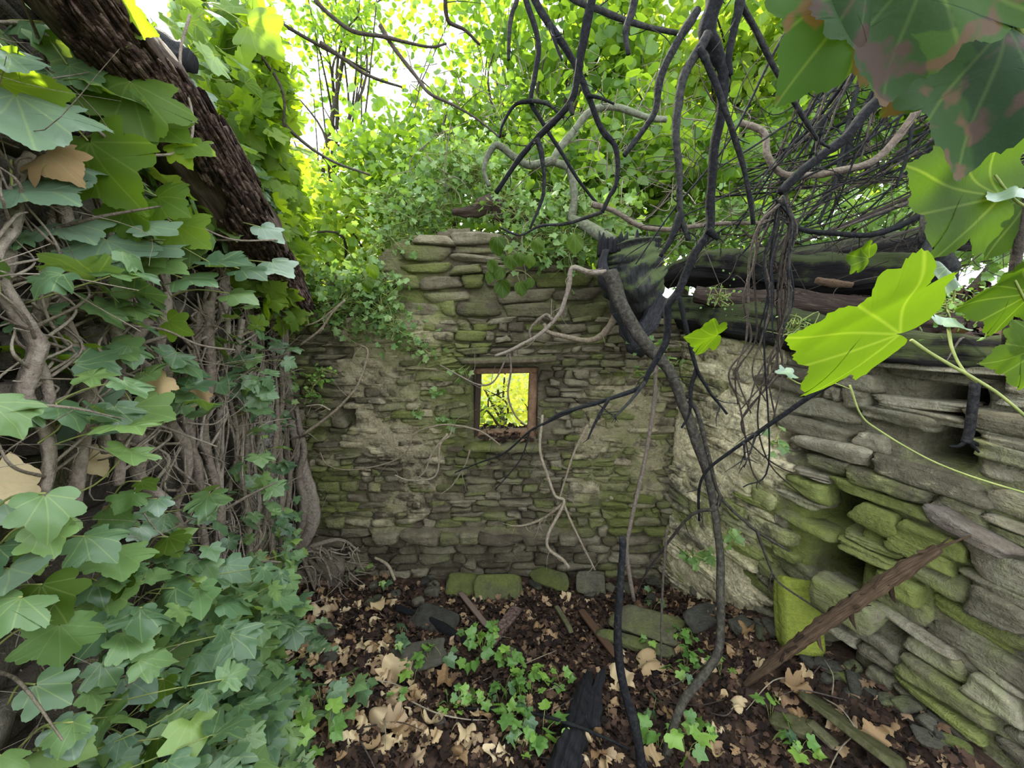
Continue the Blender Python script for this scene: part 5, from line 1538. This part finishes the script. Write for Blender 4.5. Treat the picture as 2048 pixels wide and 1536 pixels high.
# sprig of backlit round leaves in front of the gable
sp = empty('climber_sprig', at(1020, 560, 2.6)); tag(sp, 'hanging sprig of fresh backlit leaves in front of the upper gable', 'sprig')
gs = Geo()
for (x, y, L) in ((995, 488, 32), (1022, 522, 26), (1005, 575, 32), (1042, 575, 26), (1000, 545, 24), (985, 530, 22), (1040, 515, 24), (1060, 520, 22), (1150, 485, 34), (1075, 490, 26), (980, 553, 22), (1060, 565, 20), (745, 540, 26), (735, 570, 24)):
    b_, o = big_leaf(sp, x, y, 2.6, L * 1.1, 270 + rng.uniform(-30, 30), 0, (rng.uniform(-.3, .3), -.9, .1), 'leaf_lit', 'round')
    tube(gs, [b_, (b_ + at(1025, 540, 2.62)) / 2 + ZA * .02, at(1025, 540, 2.62)] if x > 900 and x < 1100 else [b_, b_ + ZA * .03, b_ + ZA * .06 + XA * .02], [.0018, .0015], sides=4, n=4)
gs.build('leaf_stalk', M['petiole'], sp)

# ------------------------------------------------------------------ leaf litter, dry leaves, seedlings
def in_room(x, y, m=.05):
    P = np.stack([x, y, x * 0], -1)
    return ((P - LP0) @ LN > m) & ((P - RP0) @ RN > m) & (y < 2.93)


n = 22000
x, y = rng.uniform(-2, 2.4, n), rng.uniform(.35, 2.95, n)
k = in_room(x, y)
x, y = x[k], y[k]
e = .02
gx, gy = (ground_z(x + e, y) - ground_z(x - e, y)) / (2 * e), (ground_z(x, y + e) - ground_z(x, y - e)) / (2 * e)
P = np.stack([x, y, ground_z(x, y) + rng.uniform(.0, .03, len(x))], -1)
g = Geo()
leaves(g, 'dry', P, unit(np.stack([-gx, -gy, gx * 0 + 1], -1) + rng.normal(size=(len(x), 3)) * .45), rdir(len(x)), rng.uniform(.020, .052, len(x)), curl=.9, fold=.5)
o = g.build('leaf_litter', M['leaf_litter']); o['kind'] = 'stuff'; tag(o, 'dark brown leaf litter covering the floor of the ruin', 'leaf litter')

g = Geo()
n = 5200
u, w = rng.uniform(-.2, 3, n), rng.uniform(.14, 2.0, n)
P = np.array([bank_pt(a, b, .02 + rng.uniform(0, .05)) for a, b in zip(u, w)])
leaves(g, 'dry', P, rdir(n, (0, -.3, 1.6)), rdir(n), rng.uniform(.03, .08, n), curl=.9, fold=.5)
o = g.build('bank_leaf_litter', M['leaf_litter']); o['kind'] = 'stuff'; tag(o, 'brown leaf litter on the bank behind the right wall', 'leaf litter')
g = Geo()
for k in range(150):
    c = bank_pt(rng.uniform(-.2, 2.6), rng.uniform(.15, 1.0), .03)
    d = unit(rng.normal(size=3) + np.array([-.6, -.3, .1])); l = rng.uniform(.12, .5)
    tube(g, [c, c + d * l * .5 + ZA * .05, c + d * l], [.005, .004, .002], sides=5, n=4)
o = g.build('fallen_twigs', M['bark_twig']); o['kind'] = 'stuff'; tag(o, 'dead twigs strewn over the bank among the logs', 'twigs')

protos = []
for k in range(7):
    g = Geo()
    leaves(g, ['fine_dry', 'fine_maple', 'fine_dry', 'fine_round', 'fine_ivy', 'fine_dry', 'fine_round'][k], np.array([[0, -.4, 0.]]), rdir(1, (0, 0, 6)), np.array([[0, 1., 0]]), 1.0, curl=[1.0, 1.5, .8, 1.7, 1.2, 1.6, 1.3][k], fold=[.9, .6, 1.0, .8, .9, .7, 1.1][k], rv=rng.uniform(), warp=.16)
    me = g.build('dry_leaf', M['leaf_dry'])
    protos.append(me)
ZONES = [('tan dead leaf lying at the foot of the ivy stems', 'dry leaves at the foot of the ivy stems', (540, 800, 1140, 1330), 80),
         ('pale brown dead leaf lying in the left middle of the floor', 'dry leaves in the left middle of the floor', (600, 860, 1290, 1400), 50),
         ('brown dead leaf lying at the bottom edge left of the blackened log', 'dry leaves left of the blackened log', (520, 1080, 1400, 1530), 50),
         ('small dead leaf lying in front of the back wall', 'dry leaves in front of the back wall', (860, 1420, 1190, 1300), 34),
         ('dead leaf lying on dark litter around the sapling stems', 'dry leaves around the sapling stems', (1160, 1480, 1300, 1530), 24),
         ('small dead leaf lying along the foot of the right wall', 'dry leaves along the right wall', (1420, 1780, 1230, 1500), 26)]
first = True
def place_leaf(px, py, s, label, group=None, lift=.03, proto=None, tilt=.35):
    p = on_ground(px, py, lift)
    ki = rng.integers(len(protos)) if proto is None else proto
    src = protos[ki]
    if group:
        wd = ['lobed', 'jagged', 'lobed', 'oval', 'ivy shaped', 'lobed', 'oval'][ki] + (' large' if s > .062 else ' small')
        label, group = wd + ' ' + label.replace('small ', ''), wd + ' ' + group
    o = src.copy()
    COL.objects.link(o)
    o.location = p
    o.scale = (s, s, s)
    o.rotation_euler = (rng.normal() * tilt + .15, rng.normal() * tilt, rng.uniform(0, 6.28))
    return tag(o, label, 'leaf', group)
for lab, grp, (x0, x1, y0, y1), n in ZONES:
    for k in range(n):
        px, py = rng.uniform(x0, x1), rng.uniform(y0, y1)
        if grp.endswith('right wall'): py = 1215 + (px - 1420) * .62 + rng.uniform(0, 110)
        place_leaf(px, py, rng.uniform(.035, .085), lab, grp, tilt=.5)
for px, py, s, pr, lab in ((1293, 1325, .15, 4, 'large pale fan shaped dead leaf behind the broken sapling stem'), (785, 1345, .17, 2, 'large pinkish brown lobed dead leaf left of the seedlings'), (748, 1440, .16, 3, 'large dark brown curled leaf at the lower left of the floor'),
                           (790, 1450, .10, 1, 'orange tan leaf touching the large dark brown curled leaf'), (931, 1455, .10, 5, 'pale tan lobed leaf in the middle of the bottom of the floor'), (888, 1365, .11, 2, 'pale triangular leaf among the seedlings left of centre'),
                           (1245, 1355, .15, 0, 'large tan leaf between the blackened log and the broken sapling stem'), (1595, 1380, .09, 1, 'pale yellowish leaf below the foot of the leaning branch'), (640, 1215, .12, 4, 'bright tan lobed leaf beside the exposed root'),
                           (755, 1215, .12, 2, 'cream coloured leaf on the mound below the left back wall')):
    place_leaf(px, py, s, lab, proto=pr, lift=.045, tilt=.2)
for p_ in protos: bpy.data.objects.remove(p_)

sprotos = []
for k in range(6):
    t = empty('ivy_seedling', (0, 0, 0))
    g, gs = Geo(), Geo()
    for j in range([3, 4, 5, 3, 6, 4][k]):
        a = rng.uniform(0, 6.28); r = rng.uniform(.02, .055); h = rng.uniform(.03, .10)
        p = np.array([math.cos(a) * r, math.sin(a) * r, h])
        leaves(g, 'ivy', p[None], rdir(1, (0, -.5, 2.2)), np.array([[math.cos(a), math.sin(a), -.3]]), rng.uniform(.035, .06), curl=.2)
        tube(gs, [np.zeros(3) - ZA * .02, p * .5 + ZA * .015, p], [.0014, .001], sides=4, n=4, cap=False)
    g.build('foliage', M['leaf_seed'] if k % 3 else M['leaf_ivy'], t); gs.build('stem', M['petiole'], t)
    sprotos.append(t)
SEEDS = [(682, 1388, 1.9, 0), (644, 1420, 1.5, 3), (688, 1426, 1.5, 0), (726, 1402, 1.5, 3), (655, 1487, 1.2, 1), (803, 1280, 1.1, 3), (787, 1305, 1.1, 0), (827, 1364, 1.2, 1), (860, 1336, 1.2, 1), (891, 1333, 1.4, 3), (950, 1340, 1.3, 1), (966, 1303, 1.3, 4),
         (941, 1274, .9, 2), (994, 1265, .9, 4), (1018, 1344, 1.1, 1), (1045, 1358, 1.1, 2), (1087, 1355, 1., 4), (1120, 1369, 1., 2), (1007, 1384, 1.2, 4), (1047, 1382, .9, 5), (1062, 1393, .9, 1), (999, 1410, 1., 3), (1040, 1413, 1., 5), (897, 1415, .8, 2), (919, 1417, .8, 1),
         (948, 1413, .9, 4), (970, 1415, .9, 5), (1021, 1432, 1., 4), (1019, 1455, 1.1, 1), (1049, 1450, 1., 3), (1036, 1468, 1., 2), (1084, 1487, 1.4, 4), (1100, 1503, 1.1, 5), (1001, 1487, 1., 0), (1041, 1501, .9, 1), (792, 1410, .7, 2), (978, 1290, 1.0, 2), (1010, 1325, .9, 4),
         (1296, 1298, .8, 1), (1379, 1312, .9, 4), (1371, 1336, .9, 2), (1355, 1356, 1., 5), (1376, 1360, .8, 0), (1441, 1355, 1., 1), (1304, 1442, 1., 3), (1290, 1471, 1., 4), (1318, 1493, 1.3, 1), (1367, 1460, 1.1, 5), (1405, 1483, 1., 4), (1371, 1513, 1.2, 2), (1540, 1479, 1.2, 0),
         (1581, 1496, 1., 5), (1598, 1510, 1., 2), (1540, 1445, 1., 1), (1304, 1223, 1., 3), (1290, 1199, .9, 0), (1349, 1274, .7, 2), (1383, 1285, .9, 4), (1410, 1150, .9, 1), (560, 1400, 1.3, 4), (590, 1450, 1.3, 1), (540, 1480, 1.5, 5), (580, 1510, 1.3, 2), (610, 1390, 1.0, 3), (760, 1180, 1.2, 0), (690, 1165, 1., 3), (730, 1150, .9, 1)]
def seed_label(px, py):
    if px < 740 and py > 1370: return 'glossy ivy seedling at the lower left below the white stones', 'seedlings at the lower left'
    if px < 800 and py < 1200: return 'small ivy sprout at the foot of the left end of the back wall', 'sprouts at the left end of the back wall'
    if px < 900: return 'green ivy seedling among tan leaves left of centre', 'seedlings left of centre'
    if px < 1140 and py < 1400: return 'bright green ivy seedling in the cluster above the blackened log', 'seedlings above the blackened log'
    if px < 1140: return 'ivy seedling close to the left side of the blackened log', 'seedlings beside the blackened log'
    if px < 1460 and py < 1300: return 'ivy sprout beside the long mossy slab by the saplings', 'sprouts by the long mossy slab'
    if px < 1460: return 'ivy seedling between the two sapling stems', 'seedlings between the sapling stems'
    return 'ivy seedling beside the mossy planks at the bottom right', 'seedlings beside the planks'
for px, py, s, k in SEEDS:
    c = copy_tree(sprotos[k])
    c.location = on_ground(px, py, .015)
    c.scale = (s, s, s)
    c.rotation_euler = (0, 0, rng.uniform(0, 6.28))
    lab, grp = seed_label(px, py)
    tag(c, lab, 'seedling', grp)
for t in sprotos:
    for ch in [q_ for q_ in bpy.data.objects if q_.parent == t]: bpy.data.objects.remove(ch)
    bpy.data.objects.remove(t)

# fine twigs on the floor
for k in range(40):
    px, py = rng.uniform(560, 1750), rng.uniform(1190, 1520)
    if px > 1450: py = 1230 + (px - 1450) * .6 + rng.uniform(0, 120)
    p = on_ground(px, py, .02)
    d = unit(np.array([rng.normal(), rng.normal() * .6, .05])); l = rng.uniform(.10, .34)
    q_ = p + d * l; q_[2] = ground_z(q_[0], q_[1]) + rng.uniform(.02, .07)
    g = Geo(); tube(g, [p, (p + q_) / 2 + rng.normal(size=3) * .02 + ZA * .015, q_], [.0035, .003, .0015], sides=5, n=5)
    side = 'left' if px < 950 else ('middle' if px < 1300 else 'right')
    tag(g.build('fallen_twig', M['bark_twig'] if k % 3 else M['bark_pale']), 'thin dead twig lying on the leaf litter in the %s part of the floor' % side, 'twig', 'twigs on the %s part of the floor' % side)
finish_things()
